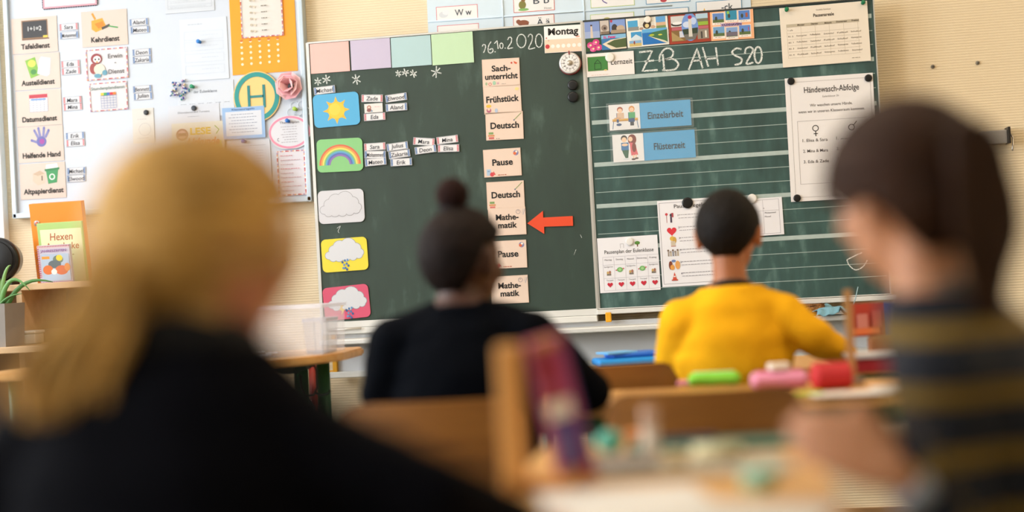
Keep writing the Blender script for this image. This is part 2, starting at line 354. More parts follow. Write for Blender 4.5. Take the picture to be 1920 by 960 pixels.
def chalk(name, strokes, wpx, groups=None):
    if groups:          # one object per letter, digit or star
        i = 0
        for g in groups: chalk(name, strokes[i:i+g], wpx); i += g
        return
    bm = nb()
    for st, kind in strokes:
        pts = st if kind == 'l' else [(p.x, p.y) for p in cr([(a, b) for a, b in st], 7, kind == 'c')]
        if kind == 'l':     # subdivide straight lines a little
            q = []
            for a, b in zip(st, st[1:]): q += [(a[0]+(b[0]-a[0])*i/6, a[1]+(b[1]-a[1])*i/6) for i in range(6)]
            pts = q+[st[-1]]
        stroke(bm, pts, wpx)
    return bobj(name, bm, CH, cb)
D = lambda p: zz(3.31, 880, 40, p)
chalk('chalk_date', [(D([(80, 157), (86, 145), (98, 147), (100, 165), (88, 196)]), 's'), (D([(136, 126), (120, 150), (117, 185), (130, 197), (146, 186), (142, 170), (124, 176)]), 's'), (D([(157, 188), (163, 190)]), 'l'),
    (D([(155, 138), (172, 120), (179, 171)]), 'l'), (D(elp(199, 152, 10, 17)), 'c'), (D([(219, 167), (225, 165)]), 'l'), (D([(238, 116), (246, 100), (261, 103), (260, 130), (238, 168), (272, 163)]), 's'),
    (D(elp(323, 122, 28, 41)), 'c'), (D([(364, 98), (373, 82), (389, 86), (389, 120), (368, 170), (408, 164)]), 's'), (D(elp(432, 120, 21, 41)), 'c')], 2.0, [1]*10)
D = lambda p: zz(2.908, 1090, 0, p)
chalk('chalk_note', [(D([(315, 285), (387, 277), (333, 388), (416, 381)]), 'l'), (D([(344, 336), (396, 329)]), 'l'), (D([(427, 338), (428, 305), (452, 270), (482, 264), (501, 285), (490, 312), (452, 326)]), 's'), (D([(450, 326), (500, 322), (529, 348), (514, 375), (480, 383), (440, 383)]), 's'), (D([(444, 296), (452, 382)]), 'l'),
    (D([(585, 381), (631, 264), (662, 373)]), 'l'), (D([(606, 332), (652, 328)]), 'l'), (D([(661, 257), (692, 363)]), 'l'), (D([(733, 257), (746, 357)]), 'l'), (D([(676, 322), (741, 316)]), 'l'),
    (D([(873, 269), (845, 264), (822, 284), (840, 303), (873, 320), (868, 345), (835, 354)]), 's'), (D([(892, 292), (899, 264), (925, 258), (934, 280), (900, 346), (938, 340)]), 's'), (D(elp(964, 300, 20, 44)), 'c')], 3.4, [2, 3, 2, 3, 1, 1, 1])
st = []
for x, y, r in ((596, 153, 7), (612, 149, 8), (668, 149, 9), (747, 138, 6), (760, 136, 7), (775, 138, 7), (818, 135, 10)):
    for a in (80, 20, 145): 
        a = math.radians(a+random.uniform(-12, 12)); st.append(([(x-r*math.cos(a), y-r*math.sin(a)*1.1), (x+r*math.cos(a), y+r*math.sin(a)*1.1)], 'l'))
chalk('chalk_star', st, 2.2, [3]*7)
chalk('chalk_curl', [([(1588, 487), (1592, 497), (1604, 506), (1618, 500), (1626, 488)], 's'), ([(1588, 487), (1606, 478), (1616, 474)], 's')], 2.0, [1, 1])
chalk('chalk_tick', [([(632, 428), (638, 424), (634, 433), (636, 437)], 's'), ([(1080, 468), (1076, 478)], 'l'), ([(1088, 440), (1091, 446)], 'l')], .9, [1, 1, 1])
# lower part: yellow posts, pale lower panels, ledge
lowz = {k: v for k, v in (('ledge', onY(900, 629, -.09).z), ('bar', onY(640, 701, .05).z))}
bm = nb(); box(bm, lc(.98, .028, (ZB-.045+lowz['bar'])/2), (1.89, .02, ZB-.045-lowz['bar'])); bobj('lower_panel', bm, mat('#d3d5d8', .5), cb)
bm = nb(); box(bm, lc(.985, -.02, lowz['ledge']), (1.96, .15, .018), None, .004); bobj('chalk_ledge', bm, ALW, cb)
bm = nb(); box(bm, lc(.985, .008, lowz['bar']), (1.95, .03, .022), None, .003); bobj('lower_rail', bm, ALW, cb)
for x in (.032, 1.945):
    bm = nb(); box(bm, lc(x, .014, (ZB-.03+lowz['bar'])/2), (.016, .03, ZB-.03-lowz['bar']), None, .002); po = bobj('post', bm, mat('#e0a01c', .45), cb); po['label'] = 'yellow steel post'
bm = nb(); box(bm, lc(1.975, -.02, lowz['ledge']), (.024, .156, .024), None, .003); bobj('end_cap', bm, mat('#e3a21a', .5), cb)
bm = nb(); box(bm, lc(.006, .05, lowz['bar']), (.024, .034, .028), None, .003); bobj('end_cap', bm, mat('#e3a21a', .5), cb)

_pw = next(c for c in cb.children if c.name.startswith('plain_wing')); _rw = next(c for c in cb.children if c.name.startswith('ruled_wing'))
for c in list(cb.children):
    n = c.name.split('.')[0]
    if n in ('wide_rule', 'thin_rule', 'chalk_note', 'chalk_curl'): c.parent = _rw
    if n in ('chalk_date', 'chalk_star', 'chalk_tick'): c.parent = _pw

# ================================================================== SHEETS ON THE CHALKBOARD
PAP, PEACH, INK = '#d9d7d3', '#dfc8b7', '#1e1c1b'
GP = 'coloured cards along the top of the plain wing'
for q, col, lb in (((618.5, 108, 75, 56), '#e6b6ae', 'pale pink blank card at the top left corner of the chalkboard'), ((695, 101.5, 76, 56), '#bfb6cd', 'pale purple blank card between the pink and the blue one'),
        ((771, 96.5, 76, 56), '#abc8cb', 'pale blue blank card between the purple and the green one'), ((848.5, 91, 79, 58), '#bad7b2', 'pale green blank card left of the chalked date')):
    Card('coloured_card', lb, 'card', q, col, group=GP).done()
def tagcard(t, cx, cy, col, lb, rot=0, Y=-.003, w=41, h=14, grp='name tags on the chalkboard'):
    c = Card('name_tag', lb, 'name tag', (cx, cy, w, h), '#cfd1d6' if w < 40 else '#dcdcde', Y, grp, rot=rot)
    e = '#b5525c' if col == 'r' else '#3f5f93'; l = '#dba4a8' if col == 'r' else '#93a9cb'
    for u0 in (1, w-4.5):
        c.rect(u0, 1, u0+3.5, h-1, l)
        for i in range(4): c.rect(u0+.6, 1.4+i*(h-2.4)/4, u0+2.9, 1.4+(i+.5)*(h-2.4)/4, e)
    c.frame(.4, .4, w-.4, h-.4, .5, '#8d8f98')
    if t: c.text(t, w/2, h/2+.3, h*.78, None if len(t) < 7 else w-9, .004, '#3b3f4a', .12)
    return c.done()
BL, RD = 'b', 'r'
for t, x, y, c, lb, r in (
    ('Michael', 608.7, 169, BL, 'blue-edged name tag resting above the sun card', 3), ('Zade', 698, 184.5, RD, 'red-edged name tag right of the sun card, top of the left column', -4), ('Elwood', 743, 183, BL, 'blue-edged name tag right of the sun card, top of the right column, tilted up', 4),
    ('Aland', 743.5, 201, BL, 'blue-edged name tag right of the sun card, lower of the right column', 0), ('Eda', 702.7, 219, RD, 'red-edged name tag under the little picture card', 0),
    ('Sara', 703, 275, RD, 'red-edged name tag right of the rainbow, top of the first column', 0), ('Julius', 745, 274.5, BL, 'blue-edged name tag right of the rainbow, top of the second column', 4), ('Mohammed', 703.5, 290, BL, 'blue-edged name tag right of the rainbow, middle of the first column', -3),
    ('Zakaria', 749, 289, BL, 'blue-edged name tag right of the rainbow, middle of the second column', 4), ('Mateo', 704.5, 303.5, BL, 'blue-edged name tag right of the rainbow, bottom of the first column', 2), ('Erik', 752.5, 304, BL, 'blue-edged name tag right of the rainbow, bottom of the second column', 0),
    ('Mara', 795, 265.5, RD, 'red-edged name tag drooping to the right, upper left of the four far right tags', -7), ('Mina', 839, 262, RD, 'red-edged name tag tilted up, upper right of the four far right tags', 3), ('Deon', 798, 280.5, BL, 'blue-edged name tag tilted up, lower left of the four far right tags', 4),
    ('Elisa', 841, 278, RD, 'red-edged name tag, lower right of the four far right tags', -2)):
    tagcard(t, x, y, c, lb, r, Y=-.003-.0016*(t in ('Mohammed', 'Zakaria', 'Elisa', 'Aland', 'Deon'))+(-.0032 if t in ('Mateo', 'Erik') else 0))
c = Card('picture_card', 'small white card with a tiny brown figure, among the tags right of the sun', 'card', (700.5, 202.6, 35, 17), PAP, -.0035)
c.ell(9, 7, 4, 4, '#a8695c').ell(9, 7, 2.3, 2.3, '#e8c9b8').ell(9, 12, 4.5, 3.5, '#8a5a56').ell(14, 14, 2, 1.6, '#7f98ad').scrib(20, 6, 11, '#d9a5ab', 1); c.done()
# weather cards
GW = 'mood weather cards down the left edge of the chalkboard'
def wc(lb, cx, cy, col, rot=0): return Card('weather_card', lb, 'card', (cx, cy, 88, 62), col, -.002, GW, r=9, rot=rot, th=.003)
c = wc('blue rounded card with a yellow sun', 631, 206, '#55a8d4', 1); P = []
for i in range(32):
    a = 2*math.pi*i/32; k = i % 4; rr = {0: 26, 1: 17, 2: 16, 3: 17}[k]; P.append((44+rr*math.cos(a), 32+rr*math.sin(a)))
c.poly(P, '#e8b23a').ell(44, 32, 15.5, 15.5, '#edbf3f', 24).ell(41, 30, 11, 11, '#f0c64c', 20); c.done()
c = wc('green rounded card with a rainbow', 637.5, 291, '#84c07f', -1)
for i, q in enumerate(('#cf6a52', '#e09a55', '#e8d06a', '#7fb87a', '#5f9fc4', '#5d6fb0', '#8b6fae')): c.ring(44, 49, 40-i*3.1, 38-i*3.1, 3.15, q, 26, 180, 360)
c.done()
def cloud(c, cx, cy, s=1.0, lc_='#8f959d', fill='#cfd2d8'):
    L = [(-30, 6, 8), (-20, -4, 10), (-8, -10, 13), (10, -12, 15), (24, -5, 11), (32, 4, 8), (30, 9, 7), (18, 11, 8), (4, 12, 8), (-10, 11, 9), (-22, 11, 8), (0, 0, 14), (-14, 3, 12), (14, 2, 14)]
    for x, y, r in L: c.ell(cx+x*s, cy+y*s, r*s+.9, r*s*.92+.9, lc_, 18)
    for x, y, r in L: c.ell(cx+x*s, cy+y*s, r*s, r*s*.92, fill, 18)
def drops(c, x, y):
    for i, (a, b) in enumerate(((0, 0), (5, -1), (-5, 3), (3, 6), (-2, 8), (6, 10), (0, 14), (-4, 14), (3, 17))): c.ell(x+a, y+b, 2.1, 2.4, ('#4a74a8', '#6c92bf', '#3d5f96')[i % 3], 8)
c = wc('white rounded card with a plain cloud outline', 640, 387, '#cdced4', 0); cloud(c, 42, 30, 1.02, '#96979c', '#cbccd2'); c.done()
c = wc('yellow rounded card with a rain cloud', 646.5, 477.5, '#e3d23e', 1); cloud(c, 43, 25, .95); drops(c, 44, 42); c.done()
c = wc('pink rounded card with a thunder cloud and rain', 650, 567, '#cf5472', 3); cloud(c, 45, 27, .95); drops(c, 48, 43)
c.poly([(34, 32), (38, 36), (34, 40), (39, 44), (32, 54), (34, 46), (29, 43), (33, 38), (30, 34)], '#e8c04a'); c.done()
# timetable cards
GS = 'timetable cards on the chalkboard'
def tc(lines, cx, cy, lb, kind, rot=0, Y=-.002):
    c = Card('timetable_card', lb, 'card', (cx, cy, 71, 52), PEACH, Y, GS, rot=rot, th=.002); c.frame(.3, .3, 70.7, 51.7, .6, '#d8bda9')
    h = 18 if len(lines) == 1 else 16.5
    for i, (t, w) in enumerate(lines): c.text(t, 36, (25 if len(lines) == 1 else 18+i*15), h*.92, w, .028)
    if kind == 'sach': c.ell(56, 9, 1.8, 1.8, '#c2483c').poly([(60, 6), (67, 9), (65, 12), (61, 10)], '#d05a38').ell(7, 46, 2, 3, '#9fb08c').ring(14, 47, 3, 3, 1, '#cf6a66', 12).ell(22, 45, 3, 4, '#9cc2a5').ell(29, 46, 2, 2, '#c59aa5').scrib(36, 47, 8, '#a59a8c')
    if kind == 'fr': c.ell(64, 8, 4, 3, '#e6d08c').ell(9, 37, 5, 3, '#e0b94a').ell(9, 45, 4.5, 4.5, '#b0657a').ell(9, 43, 2.5, 2.5, '#e8c7b2').ell(23, 46, 3, 4, '#a9b9cf')
    if kind == 'de': c.line([(55, 15), (68, 3)], 1.6, '#8f9a66').ell(54, 16, 1.4, 1.4, '#6f6f8a').rect(5, 37, 14, 41, '#7d9a5f').rect(4, 42, 16, 45, '#cc8a5a').rect(5, 46, 15, 50, '#c96c66').scrib(19, 49, 8, '#55504c')
    if kind == 'pa': c.ell(62, 9, 5, 5, '#7f7fa8').ell(60, 10, 3, 3, '#d4693e').ell(63, 7, 2, 2, '#e9e1d2').rect(5, 37, 13, 49, '#a9c0d6').rect(7, 40, 11, 42, '#7f98b8').ell(15, 47, 4, 4, '#c8434a').poly([(18, 41), (22, 48), (16, 48)], '#cf5050').scrib(26, 48, 16, '#b4684e', 1.6)
    if kind == 'ma': c.ring(57, 9, 4.3, 4.3, .8, '#8a7f88', 14).line([(57, 9), (57, 6)], .6, '#6a6068').line([(66, 15), (70, 4)], 1.2, '#a9a2a8').line([(64, 12), (67, 4)], .8, '#b9b2b0')
    return c.done()
tc([('Sach-', 36), ('unterricht', 62)], 939.5, 136, 'timetable card reading Sachunterricht, topmost of the column', 'sach', -1)
tc([('Frühstück', 62)], 942, 186.5, 'timetable card reading Frühstück', 'fr', 0)
tc([('Deutsch', 54)], 946, 236, 'timetable card reading Deutsch, above the first Pause card', 'de', -1)
tc([('Pause', 39)], 942, 305, 'timetable card reading Pause, the upper and fully visible one', 'pa', 0)
tc([('Deutsch', 54)], 948, 366, 'timetable card reading Deutsch, below the first Pause card', 'de', -.5)
tc([('Mathe-', 43), ('matik', 36)], 951, 415, 'timetable card reading Mathematik that the red arrow points at', 'ma', -.5, -.003)
tc([('Pause', 39)], 952.5, 477, 'timetable card reading Pause, half hidden by the child with the bun', 'pa', -.5)
tc([('Mathe-', 43), ('matik', 36)], 955.5, 543, 'timetable card reading Mathematik, lowest of the column', 'ma', 0)
# arrow (top-level, cut from card)
P0 = onY(1032, 416, -.002); k = .00189
bm = nb(); extrude(bm, [(x*k, y*k) for x, y in ((-43, -1), (-13, 21), (-13, 8.5), (42, 9), (42, -9), (-12, -8.5), (-12, -22))], 0, -.003)
o = bobj('arrow', bm, mat('#dd4a26', .5), None, loc=P0); tag(o, 'orange-red cardboard arrow pointing left at a timetable card', 'arrow'); o.rotation_euler = (0, math.radians(1), 0)
# weekday card, kitchen timer, magnets
c = Card('weekday_card', 'white and peach card reading Montag in the top right of the plain wing', 'card', (1055.5, 73, 70, 50), '#ecebe8', -.002, rot=-1, th=.002)
c.rect(.5, 25, 69.5, 49.5, '#ecccb4').text('Montag', 36, 12.5, 18, 57, .028).ell(5.5, 38, 4.2, 4.2, '#c0353c', 16)
for i in range(6): c.ell(15.5+i*10, 38, 3.7, 3.7, '#efe8e0', 14)
c.ell(63, 22, 4, 1.6, '#d9a08c').ell(4, 22, 1.5, 1.5, '#c9837a').ell(8, 27, 1.3, 1.3, '#cf9a90'); c.done()
P0 = onY(1069.5, 120, 0); t = empty('kitchen_timer', P0, 'round white kitchen timer with a red rim stuck to the chalkboard', 'timer'); k = .00189
bm = nb(); cyl(bm, (0, 0, 0), (0, -.022, 0), 21*k, 20*k, 40); bobj('housing', bm, mat('#a8484a', .3), t, True)
bm = nb(); cyl(bm, (0, -.022, 0), (0, -.027, 0), 20*k, 18.5*k, 40); bobj('rim', bm, mat('#d9d5d2', .25, .3), t, True)
bm = nb(); cyl(bm, (0, -.027, 0), (0, -.0275, 0), 17.5*k, 17.5*k, 40); bobj('dial', bm, mat('#eceae8', .4), t)
bm = nb()
for i in range(60):
    a = 2*math.pi*i/60; r1 = 16.4; r0 = 13.2 if i % 5 == 0 else 15
    p, q = Vector((math.sin(a)*r0*k, -.0279, math.cos(a)*r0*k)), Vector((math.sin(a)*r1*k, -.0279, math.cos(a)*r1*k)); n = Vector((math.cos(a), 0, -math.sin(a)))*k*(.45 if i % 5 else .8)/2
    bm.faces.new([bm.verts.new(v) for v in (p+n, q+n, q-n, p-n)])
for i in range(12):
    a = 2*math.pi*i/12; vs, fs, w0, h0 = text_polys(str(i*5), .02); bb = [bm.verts.new(((math.sin(a)*10.8+x*4.4)*k, -.0279, (math.cos(a)*10.8+y*4.4)*k)) for x, y in vs]
    for f in fs: bm.faces.new([bb[j] for j in f])
bobj('dial_marks', bm, mat('#55504e', .6), t)
bm = nb(); cyl(bm, (0, -.027, 0), (0, -.036, 0), 5.5*k, 4.5*k, 12); bobj('knob', bm, mat('#b9b0a0', .3, .4), t, True)
bm = nb(); box(bm, (0, -.029, 19*k), (.004, .004, .012)); bobj('pointer', bm, mat('#8c2f30', .4), t)
def magnet(px, py, rpx, col, lb, Y=-.002, grp=None, th=.007):
    P = onY(px, py, Y); r = rpx*.0019; bm = nb(); tube(bm, [(0, 0, 0), (0, -th*.75, 0), (0, -th, 0), (0, -th*1.05, 0)], [r, r, r*.88, r*.7], 24)
    return tag(bobj('round_magnet', bm, mat(col, .35), None, True, P), lb, 'magnet', grp)
GB = 'black magnets on the chalkboard'; GWM = 'white magnets on the chalkboard'
magnet(1074, 160, 9.5, '#17181a', 'black round magnet directly below the kitchen timer', 0, GB, .012); magnet(1074.5, 182, 10, '#141517', 'black round magnet, lower of the two below the timer', 0, GB, .012)
# postcards (print given as fractions of the card)
class FC(Card):
    def R(s, a, b, c, d, col): return s.rect(a*s.W, b*s.H, c*s.W, d*s.H, col)
    def Pp(s, pts, col): return s.poly([(a*s.W, b*s.H) for a, b in pts], col)
    def E(s, a, b, c, d, col, n=14): return s.ell(a*s.W, b*s.H, c*s.W, d*s.H, col, n)
GC = 'postcards in a row on the ruled wing'
c = FC('postcard', 'postcard with a lighthouse, pink flowers and a bay, leftmost of the four', 'postcard', [(1094, 40), (1173, 33.5), (1176, 92), (1097, 99)], '#22303a', -.002, GC)
c.R(.02, .03, .375, .62, '#7f94c6').R(.02, .35, .375, .6, '#9aa9cc').R(.02, .56, .4, .98, '#2f4a2c').Pp([(.15, .56), (.165, .16), (.2, .16), (.215, .56)], '#cdbcab').R(.16, .13, .205, .18, '#4b3a38')
for x, y in ((.14, .78), (.27, .7), (.33, .87), (.2, .9)): c.E(x, y, .085, .1, '#c73a7a').E(x-.03, y+.03, .05, .06, '#d9639a').E(x, y, .025, .03, '#e8d9a0')
c.R(.39, .03, .6, .47, '#c3b8ae').E(.49, .27, .075, .1, '#8c7c70').E(.5, .28, .03, .04, '#40322c').R(.4, .38, .6, .47, '#7c6c5c').R(.62, .03, .985, .42, '#7c96cc').E(.73, .3, .07, .13, '#3c3634').E(.87, .32, .1, .1, '#b8a48c').E(.66, .07, .03, .05, '#b03a4c').R(.64, .36, .985, .47, '#a08c76')
c.R(.4, .5, .985, .97, '#7fb3d6').Pp([(.4, .62), (.7, .6), (.985, .66), (.985, .97), (.4, .97)], '#3674a8').Pp([(.42, .78), (.62, .66), (.985, .62), (.985, .97), (.62, .97)], '#d9cdb4').Pp([(.52, .78), (.7, .68), (.985, .64), (.985, .92), (.74, .93)], '#4c5c34')
c.text('St. Peter', .6*c.W, .57*c.H, 6.5, 24, .03, '#d2327e', .1); c.done()
c = FC('postcard', 'postcard with beaches and a blue river mouth, second from the left', 'postcard', [(1173, 33.5), (1251, 26), (1254.5, 83), (1177, 90)], '#e6e4da', -.002, GC)
for i in range(7): c.R(.32, .06+i*.05, .68, .075+i*.05, '#b7ab9b')
c.R(.04, .12, .28, .42, '#4a9ecb').R(.04, .33, .3, .45, '#8a8a84').R(.72, .06, .95, .45, '#5f9cd0').R(.72, .25, .95, .38, '#cdaa88').R(.72, .36, .95, .46, '#6f8a54')
c.E(.5, .3, .1, .13, '#38271e').E(.5, .33, .05, .07, '#d8c48c').E(.36, .41, .05, .04, '#b08a74').E(.64, .38, .06, .05, '#c6a286')
c.R(.1, .5, .36, .76, '#3f93c6').Pp([(.1, .7), (.22, .58), (.36, .7), (.36, .76), (.1, .76)], '#c9d6de').R(.05, .78, .34, .97, '#80a8cc').R(.05, .87, .34, .97, '#c8b06c').E(.17, .85, .02, .06, '#8c4034')
c.R(.37, .45, .97, .95, '#1f6db4').R(.37, .44, .97, .56, '#5fa6d4').Pp([(.5, .66), (.62, .56), (.97, .5), (.97, .9), (.9, .86)], '#3f6e46').Pp([(.5, .66), (.9, .86), (.97, .92), (.97, .96), (.85, .9)], '#d8d2b4').E(.6, .65, .06, .03, '#b3bf3c').E(.8, .66, .05, .025, '#c6c24a'); c.done()
c = FC('postcard', 'red-framed postcard with a pale tower in an oval, third from the left', 'postcard', [(1252, 26), (1330, 19.5), (1334, 77), (1256, 84)], '#9a3a26', -.002, GC)
c.R(.06, .1, .4, .45, '#c9c9c6').E(.2, .36, .14, .07, '#39342f').E(.21, .33, .12, .05, '#e4e4e2').R(.07, .47, .38, .56, '#b5606a').R(.06, .57, .4, .92, '#7d6238').Pp([(.06, .6), (.35, .9), (.06, .9)], '#a48c5a').R(.25, .6, .5, .8, '#c9ccd8')
c.R(.66, .08, .95, .25, '#a9c4d4').R(.66, .24, .95, .34, '#6e6a54').R(.66, .34, .95, .46, '#8fae3c').R(.68, .48, .95, .57, '#b5606a').R(.68, .58, .95, .9, '#8c8274').R(.76, .66, .8, .88, '#3f3a36').R(.86, .64, .9, .86, '#e0dcd0')
c.E(.51, .48, .2, .46, '#6f93d0', 26).E(.44, .4, .1, .1, '#c6d2e8').E(.6, .3, .07, .12, '#b7c8e6').Pp([(.32, .55), (.7, .52), (.68, .76), (.36, .76)], '#2f3d2c').Pp([(.34, .72), (.69, .7), (.62, .9), (.4, .9)], '#6d6a64').Pp([(.47, .8), (.48, .22), (.55, .22), (.56, .8)], '#ccc8bd').E(.52, .17, .05, .06, '#a8244a'); c.done()
c = FC('postcard', 'peach postcard with six small landscape photographs, rightmost of the four', 'postcard', [(1330, 19.5), (1411, 13.5), (1415, 72), (1334, 77)], '#e8ac80', -.002, GC)
for x, y, a in ((.06, .12, '#5f84c0'), (.36, .06, '#2f86a4'), (.66, .08, '#4f7cc0'), (.06, .56, '#6c9ac4'), (.36, .6, '#7f9cc8'), (.66, .56, '#5a82c4')):
    c.R(x-.015, y-.02, x+.275, y+.38, '#e6ddd2').R(x, y, x+.26, y+.3, a)
    if y > .1 and y != .06: c.R(x, y+.2, x+.26, y+.3, '#55683c')
    c.E(x+.08, y+.17, .03, .07, '#3e4438'); c.scrib((x+.04)*c.W, (y+.33)*c.H, 12, '#8a7468', .8)
c.E(.42, .12, .03, .05, '#8fbf4a').R(.82, .16, .87, .3, '#a0563c').R(.87, .62, .885, .74, '#c43a34').R(.36, .75, .62, .88, '#6c6470')
c.R(.24, .46, .73, .56, '#b59ac0').text('CUXHAVEN', .49*c.W, .51*c.H, 5, 36, .04, '#3a2c44'); c.done()
magnet(1214.5, 37, 6.2, '#e4dcd0', 'small white magnet holding the second postcard', -.0036, GWM)
# Lernzeit card
c = Card('learning_time_card', 'white card with a green board drawing reading Lernzeit', 'card', [(1097, 102), (1188, 95), (1190, 139), (1099, 145)], '#e8e1dd', -.002)
c.rect(4, 6, 42, 33, '#3f7e3c').frame(4, 6, 42, 33, .8, '#7d8a5c').line([(17, 30), (17, 19), (29, 19), (29, 30), (17, 30)], 1, '#1c3a20').line([(17, 19), (23, 12), (29, 19)], 1, '#1c3a20').ell(37, 32.5, 3, 1.4, '#d6c07a')
c.text('Lernzeit', 68, 18.5, 14, 40, .004, '#3a3634').scrib(10, 40, 34, '#d8c3b6', 1.2); c.done()
magnet(1143.5, 108, 8.3, '#e6e2da', 'white round magnet on the Lernzeit card', -.0036, GWM)
# laminated cards
LAM = clear_mat('#dfe8e6', .07, .25)
def lam(lb, q, txt, draw, split):
    x0, y0, x1, y1 = q; cx, cy, w_, h_ = (x0+x1)/2, (y0+y1)/2, x1-x0, y1-y0
    c = Card('work_mode_card', lb, 'card', (cx, cy, w_, h_), '#4a9fd0', -.003, 'work mode cards on the ruled wing', rot=0, th=.0015)
    c.rect(0, 0, split, h_, '#e6e4e4').rect(split, 0, split+1, h_, '#2f83b8'); draw(c)
    c.text(txt, split+(w_-split)/2, h_/2+1, 18, 66 if 'z' in txt[:4] else 58, .014, '#16303f')
    c.done(); bm = nb(); k = c.k; extrude(bm, rrect((w_+9)*k, (h_+7)*k, 2*k), -.0036, -.0040); bobj('laminate_sheet', bm, LAM, c.o)
def d1(c):
    c.rect(6, 27, 54, 31, '#d9a84a').rect(6, 30, 54, 32, '#b8863a').line([(8, 32), (6, 46)], 1.2, '#2f5f8f').line([(52, 32), (54, 46)], 1.2, '#2f5f8f').rect(14, 16, 18, 34, '#2f4f80').rect(36, 16, 48, 34, '#2f4f80')
    c.ell(21, 10, 5.5, 5.5, '#a8553a').ell(21, 12, 4.3, 4.3, '#efc7a5').rect(15, 16, 28, 28, '#d8b79a').ell(16, 26, 7, 2, '#cfa57e').ell(43, 10, 5.5, 6, '#d8924a').ell(43, 11, 4, 4, '#efc7a5').rect(37, 16, 49, 27, '#4fa56a').ell(18, 38, 5, 2.5, '#33507a').rect(39, 34, 46, 41, '#3a3a44')
def d2(c):
    c.ell(22, 8, 6, 6, '#2c2320').ell(22, 10.5, 4.6, 4.8, '#efc7a5').rect(16, 16, 30, 30, '#2f6fa8').ell(23, 20, 6, 2.6, '#efc7a5').poly([(17, 30), (30, 30), (28, 45), (23, 45), (19, 36)], '#2f5f44').ell(24, 47, 6, 1.8, '#d9dde0')
    c.ell(37, 11, 8, 10, '#7d2f24').ell(34, 10, 4, 4.6, '#efc7a5').poly([(32, 16), (42, 18), (47, 40), (34, 41)], '#d8606a').ell(40, 26, 4, 9, '#7d2f24').rect(37, 40, 39.5, 46, '#efc7a5').rect(42, 39, 44, 45, '#efc7a5').ell(38, 48, 4, 1.8, '#4a2a26').ell(44, 46.5, 3.5, 1.6, '#4a2a26')
lam('laminated blue card reading Einzelarbeit with two children at a desk', (1142, 192, 1295, 240), 'Einzelarbeit', d1, 58)
lam('laminated blue card reading Flüsterzeit with two whispering children', (1149, 248, 1303, 300), 'Flüsterzeit', d2, 58)
# break plan
c = Card('break_plan_sheet', 'white sheet reading Pausenplan with hearts in a table, below left of the rules', 'sheet', [(1120, 447), (1233, 440), (1238, 543), (1125, 550)], '#e7e6ea', -.002); W_, H_ = c.W, c.H
c.text('Pausenplan der Eulenklasse', W_/2+2, 28, 10, 92, .004, '#33302f').line([(43, 21), (43, 13), (49, 13), (49, 21)], .5, '#8a8a90').ell(75, 13, 5, 3.4, '#5b8f3e').rect(74, 15, 76, 20, '#6b4a30')
for i in range(6): c.rect(8+i*21, 37, 8.5+i*21, 99, '#b9b7bf')
for v in (36, 51, 76, 99): c.rect(8, v, 113, v+.5, '#b9b7bf')
for i, dname in enumerate(('Montag', 'Dienstag', 'Mittwoch', 'Donnerstag', 'Freitag')):
    u = 18.5+i*21; c.text(dname, u, 42, 4.2, 13 if i != 3 else 18, 0, '#55525a')
    if i in (1, 3): c.line([(u-8, 62), (u+8, 59)], 2.2, '#c8656e').ell(u, 61, 5.5, 4.6, '#6fae62').ell(u, 61, 3, 2.6, '#9cc78a')
    else: c.text('Spielgeräte', u, 55, 3.6, 17, 0, '#77757c').ell(u-2, 66, 2, 3, '#c4a25f').ell(u+2, 65, 2, 3, '#a8705a').rect(u-4, 68, u+4, 71, '#7d7468')
    c.text('Tierspiel', u+1, 80.5, 3.6, 13, 0, '#77757c').heart(u+1, 88.5, 5.2, '#c3283c')
c.done(); magnet(1180.5, 453, 7.2, '#e4e2de', 'white round magnet at the top of the Pausenplan sheet', -.0036, GWM)
# break rules
c = Card('break_rules_sheet', 'tall white sheet of numbered break rules behind the child in yellow', 'sheet', [(1234, 377), (1349, 369.5), (1354.5, 531.5), (1240, 539)], '#e7e6ea', -.002); c.frame(3, 4, c.W-3, c.H-5, .7, '#8d8b92')
c.text('Pausenregeln', 60, 13, 10, 58, .006, '#33302f')
for i, v in enumerate((34, 57, 77, 99, 122, 143)):
    u = 23; c.scrib(38, v-6, 66, '#8f8c93', 1).scrib(38, v, 60, '#9b989f', 1).text('%d.' % (i+1), 38, v-5, 5, None, 0, '#55525a')
    if i == 0: c.line([(16, v-10), (16, v+8)], .8, '#a03a40').ell(16, v-8, 2.5, 2.5, '#c84048').rect(25, v-10, 29, v-2, '#a8404a').ell(24, v-6, 2, 3, '#3f3a44').rect(22.5, v-3, 26, v+8, '#4f4658')
    if i == 1: c.heart(24, v+1, 9, '#d2323c')
    if i == 2: c.ell(24, v-5, 4.5, 4.5, '#d9b34a').ell(28, v-2, 3.5, 6, '#c9a04a').rect(21, v, 29, v+9, '#c7b9a4').rect(21, v+9, 30, v+10, '#b25a54')
    if i == 3:
        for j in range(5): c.ell(15+j*4.4, v-5+(j % 2)*3, 1.8, 1.8, '#6f5a4c').rect(14+j*4.4, v-3, 16.4+j*4.4, v+6, ('#9a8f84', '#b3a48c', '#7d8290')[j % 3])
    if i == 4: c.ell(18, v, 3.5, 8, '#7d3f2c').ell(21, v+4, 4, 5, '#dc9a4a').ell(31, v, 4.5, 8, '#dfa05a').ell(24, v-8, 4, 2.4, '#6f86b8')
    if i == 5: c.poly([(24, v-8), (28, v+6), (20, v+6)], '#d0503a').rect(18, v+6, 30, v+8, '#b8432f').rect(22.3, v-1, 25.8, v+1.4, '#e8ddd8')
c.done(); magnet(1289, 380.5, 10, '#121214', 'black round magnet at the top of the break rules sheet', -.0036, GB)
